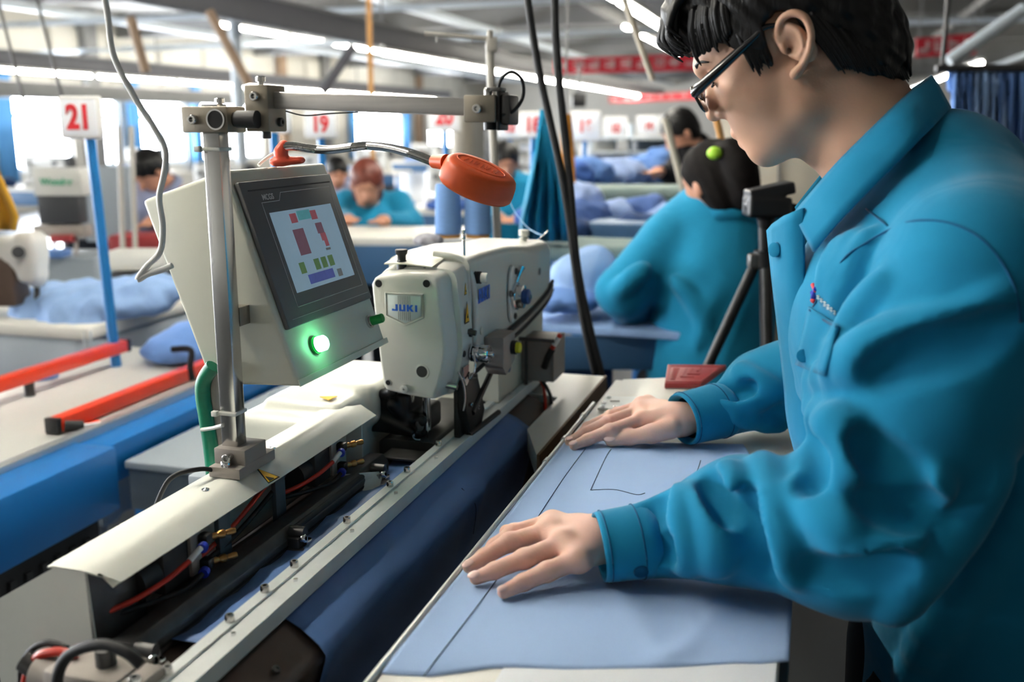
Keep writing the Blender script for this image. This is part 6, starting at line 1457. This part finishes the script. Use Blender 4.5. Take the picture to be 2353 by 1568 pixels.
def worker(name_lab, hc, face, s, torso, arms, cloth, hairm, cat='person', hair_len=.0, h=.011, extra=None, handz=None):
    """torso: list of (point, radius); arms: two polylines of points ending in hands"""
    hc = Vector(hc); t = thing('person', name_lab, 'person', (hc.x, hc.y, 0))
    allp = [hc]+[Vector(p) for p, r in torso[:1]]+[Vector(p) for a in arms for p in a]
    S = SDF([min(p[i] for p in allp)-.17 for i in range(3)], [max(p[i] for p in allp)+.17 for i in range(3)], .0075)
    P, R = head_sdf(S, hc, face, (0,0,1), s); sh0 = Vector(torso[0][0]); S.cone(P(-.03,0,-.15), sh0, .05*s, .06*s, k=.03)
    for arm in arms:
        hnd = Vector(arm[-1]); d = (Vector(arm[-1])-Vector(arm[-2])).normalized(); sd = d.cross(up).normalized(); S.ell(hnd, (.04*s,.04*s,.02*s), k=.01)
        for k in (-1.5,-.5,.5,1.5): S.cone(hnd+sd*k*.017*s, hnd+d*.08*s+sd*k*.021*s-Vector((0,0,.012)), .0100*s, .0085*s, k=.004)
        S.cone(hnd-sd*.02*s, hnd+d*.03*s-sd*.05*s, .011*s, .009*s, k=.006); S.cone(hnd, hnd-d*.07*s, .028*s, .028*s, k=.01)
        S.cone(sh0, arm[0], .05*s, .045*s, k=.02)
        for i in range(len(arm)-1): S.cone(arm[i], arm[i+1], .04*s, .026*s, k=.01)
    bd_ = S.to(MB())
    part(t, 'body', bd_, 'skin_far', smooth=180)
    pts = [Vector(p) for p, r in torso]+[Vector(p) for a in arms for p in a]; rm = max(r for p, r in torso)+.06
    lo = [min(p[i] for p in pts)-rm for i in range(3)]; hi = [max(p[i] for p in pts)+rm for i in range(3)]
    S = SDF(lo, hi, h)
    for i in range(len(torso)-1): S.cone(torso[i][0], torso[i+1][0], torso[i][1], torso[i+1][1], k=.06, sq=None)
    l = up.cross(Vector(face).normalized()).normalized(); sh = Vector(torso[0][0])
    for arm, q in zip(arms, (1,-1)):
        S.cone(sh, arm[0], .075*s, .07*s, k=.05); rr = [.072*s, .062*s, .042*s]
        for i in range(len(arm)-1):
            e = Vector(arm[i+1]); 
            if i == len(arm)-2: e = e-(e-Vector(arm[i])).normalized()*.05*s
            S.cone(arm[i], e, rr[min(i,2)], rr[min(i+1,2)], k=.025)
    S.waves(.006, (30,55), 9)
    j = part(t, 'jacket', S.to(MB()), cloth, smooth=180)
    part(j, 'collar', MB().lathe(P(-.028,0,-.155), (P(0,0,0)-P(0,0,-1)), [(0,.085*s), (.02*s,.078*s), (.045*s,.066*s), (.03*s,.06*s)], 20, False), cloth, smooth=180)
    lw = Vector(torso[-1][0]); S = SDF((lw.x-.25,lw.y-.55,-.02), (lw.x+.25,lw.y+.25,lw.z+.12), .016)
    for q in (-.09,.09): S.cone(lw+Vector((q,0,0)), Vector((lw.x+q,lw.y-.28,max(lw.z-.12,.45))), .12, .085, k=.04).cone(Vector((lw.x+q,lw.y-.28,max(lw.z-.12,.45))), Vector((lw.x+q,lw.y-.25,.05)), .08, .055, k=.03)
    part(t, 'trousers', S.to(MB()), 'trouser_navy', smooth=180)
    S = SDF(hc-Vector((.18,.18,.30))*s, hc+Vector((.18,.18,.20))*s, .007)
    S.ell(P(-.012,0,.045), (.104*s,.086*s,.092*s), R=R, k=.01).ell(P(-.05,0,-.01), (.062*s,.075*s,.075*s), R=R, k=.03)
    if hair_len: S.ell(P(-.06,0,-.07), (.05*s,.08*s,.09*s), R=R, k=.03)
    S.ell(P(.115,0,-.045), (.085*s,.08*s,.085*s), R=R, k=.01, op='s')
    if extra: extra(S, P, R)
    S.waves(.003, (120,200), 4)
    part(t, 'hair', S.to(MB()), hairm, smooth=180)
    return t, P, R
# auburn haired worker behind the control box, facing the camera, looking down
hc = atY(843,425,4.75); T = lambda x, y, Y: atY(x, y, Y)
worker('worker with auburn hair and teal jacket sewing behind the control box', hc, (.1,-1,-.45), .92, [(T(850,490,4.95),.13), (T(855,540,4.85),.15), (T(858,640,4.85),.17)],
       [[T(915,470,4.9), T(945,515,4.75), T(880,507,4.5)], [T(795,470,4.9), T(785,510,4.75), T(800,505,4.5)]], 'worker_teal', 'hair_auburn', hair_len=1)
hc = atY(345,395,5.2)
worker('worker in a grey shirt with short black hair left of the post', hc, (-.4,-.5,-.6), .9, [(T(335,470,5.3),.13), (T(340,520,5.3),.14), (T(340,640,5.3),.15)],
       [[T(375,450,5.3), T(385,500,5.1), T(345,510,4.9)], [T(300,440,5.3), T(290,500,5.1), T(300,520,4.9)]], 'grey_cloth', 'hair_black')
hc = atY(1565,305,5.3)
worker('person in black leaning over the heaps behind the seated woman', hc, (-.9,-.2,-.6), .95, [(T(1590,350,5.4),.12), (T(1610,400,5.4),.14), (T(1620,480,5.4),.15)],
       [[T(1570,360,5.3), T(1545,400,5.2), T(1510,395,5.1)], [T(1610,350,5.5), T(1560,395,5.5), T(1530,400,5.4)]], 'black_cloth', 'hair_black')
hc = atY(1162,375,5.4)
worker('dark haired worker behind the orange lamp and thread cones', hc, (.1,-1,-.3), .85, [(T(1170,440,5.5),.12), (T(1172,500,5.5),.14), (T(1172,580,5.5),.15)],
       [[T(1210,430,5.5), T(1225,480,5.4), T(1190,500,5.2)], [T(1130,430,5.5), T(1120,480,5.4), T(1150,500,5.2)]], 'worker_teal', 'hair_black')
hc = atY(775,400,6.3)
worker('distant worker between the control box and the auburn haired worker', hc, (.2,-1,-.3), .8, [(T(778,450,6.4),.12), (T(780,500,6.4),.14), (T(780,560,6.4),.15)],
       [[T(805,445,6.4), T(815,490,6.3), T(795,500,6.2)], [T(750,445,6.4), T(745,490,6.3), T(765,500,6.2)]], 'grey_cloth', 'hair_black')

# seated woman with ponytail, seen from behind
WY = 2.6; W = lambda x, y, d=0.: atY(x, y, WY+d)
wo = thing('person', 'woman in a teal jacket with a ponytail seen from behind at the blue table', 'person', (W(1640,700).x, WY, 0))
hc = W(1638,424); fdir = Vector((-.62,.75,-.22))
hnd = W(1470,735,.12)
S = SDF((hnd.x-.13, WY-.2, .78), (hc.x+.25, WY+.36, 1.48), .005); P, R = head_sdf(S, hc, fdir, (0,0,1), .86)
S.cone(P(-.03,0,-.06), W(1650,545,.09), .045, .045, k=.03).cone(W(1650,545,.09), W(1540,570,.03), .045, .045, k=.03).cone(W(1540,570,.03), W(1432,672,-.02), .045, .04, k=.01).cone(W(1432,672,-.02), hnd, .04, .028, k=.01).ell(hnd, (.035,.035,.02), k=.01)
for k in (-1.5,-.5,.5,1.5): S.cone(hnd+Vector((.014*k,.0,0)), hnd+Vector((-.01+.018*k,.075,-.01)), .009, .0075, k=.004)
part(wo, 'body', S.to(MB()), 'skin_far', smooth=180)
S = SDF(hc-Vector((.17,.2,.26)), hc+Vector((.2,.17,.17)), .005)
S.ell(P(-.010,0,.040), (.090,.076,.080), R=R, k=.01).ell(P(-.045,0,-.02), (.056,.067,.077), R=R, k=.03).ell(P(-.045,-.02,-.06), (.05,.058,.045), R=R, k=.03)
S.ell(P(.11,.02,-.05), (.085,.09,.09), R=R, k=.01, op='s')
S.path([W(1655,366,-.04), W(1682,352,-.07), W(1702,385,-.10), W(1712,430,-.10), W(1708,468,-.09)], [.020,.030,.034,.028,.010], k=.02, sm=4)
S.waves(.002, (160,260), 4)
wh = part(wo, 'hair', S.to(MB()), 'hair_brown', smooth=180)
part(wh, 'hair_tie', MB().ball(W(1643,352,-.09), (.020,.02,.016)), 'lime', smooth=180)
S = SDF((W(1380,700).x-.12, WY-.28, .52), (W(1850,700).x+.1, WY+.36, 1.34), .008)
S.cone(W(1655,520,.05), W(1650,640,.02), .135, .155, k=.05).cone(W(1650,640,.02), W(1630,860,.0), .155, .165, k=.05).cone(W(1560,545,.05), W(1770,525,.05), .085, .085, k=.06)
S.cone(W(1530,570,.03), W(1432,672,-.02), .082, .070, k=.03).cone(W(1432,672,-.02), W(1455,725,.08), .066, .050, k=.02).cone(W(1790,560,.03), W(1840,700,.05), .08, .07, k=.03)
S.path([W(1545,640,-.105), W(1600,700,-.125), W(1640,790,-.135)], [.006,.014,.004], k=.03, sm=4); S.path([W(1680,600,-.105), W(1640,680,-.125), W(1600,800,-.135)], [.004,.012,.004], k=.03, sm=4); S.path([W(1740,620,-.095), W(1690,720,-.12), W(1650,850,-.14)], [.004,.014,.006], k=.03, sm=4)
S.path([W(1480,620,-.1), W(1450,640,-.1), W(1420,670,-.08)], .016, k=.03, sm=3)
S.waves(.004, (30,52), 3)
wj = part(wo, 'jacket', S.to(MB()), 'worker_teal', smooth=180)
g = []
for (x, y, d) in ((1588,512,.06), (1600,486,.0), (1632,472,-.055), (1680,468,-.075), (1728,474,-.065), (1762,496,-.03)): g.append([W(x,y,d), W(x+2,y+14,d-.014), W(x+3,y+36,d-.016)])
part(wj, 'collar', MB().sheet([smooth_path(list(c), 5)[0] for c in zip(*g)], .004), 'worker_teal', smooth=180)
S = SDF(W(1640,900)-Vector((.25,.2,.6)), W(1640,900)+Vector((.25,.55,.2)), .012)
for d in (-.09,.09): S.cone(W(1640,950)+Vector((d,0,0)), W(1640,950)+Vector((d,.38,-.02)), .085, .07, k=.03).cone(W(1640,950)+Vector((d,.38,-.02)), W(1640,950)+Vector((d,.34,-.5)), .065, .05, k=.03)
part(wo, 'trousers', S.to(MB()), 'trouser_navy', smooth=180)
t = thing('stool', 'dark stool under the seated woman', 'stool', (W(1640,900).x, WY, 0))
zc = W(1640,950).z-.10; part(t, 'seat', MB().cyl((W(1640,900).x,WY,zc-.05), (W(1640,900).x,WY,zc), .17), 'black_plastic')
for an in range(4): part(t, 'leg', MB().cyl((W(1640,900).x+.15*math.cos(an*1.57+.8),WY+.15*math.sin(an*1.57+.8),0), (W(1640,900).x+.1*math.cos(an*1.57+.8),WY+.1*math.sin(an*1.57+.8),zc-.05), .014), 'gun_metal')
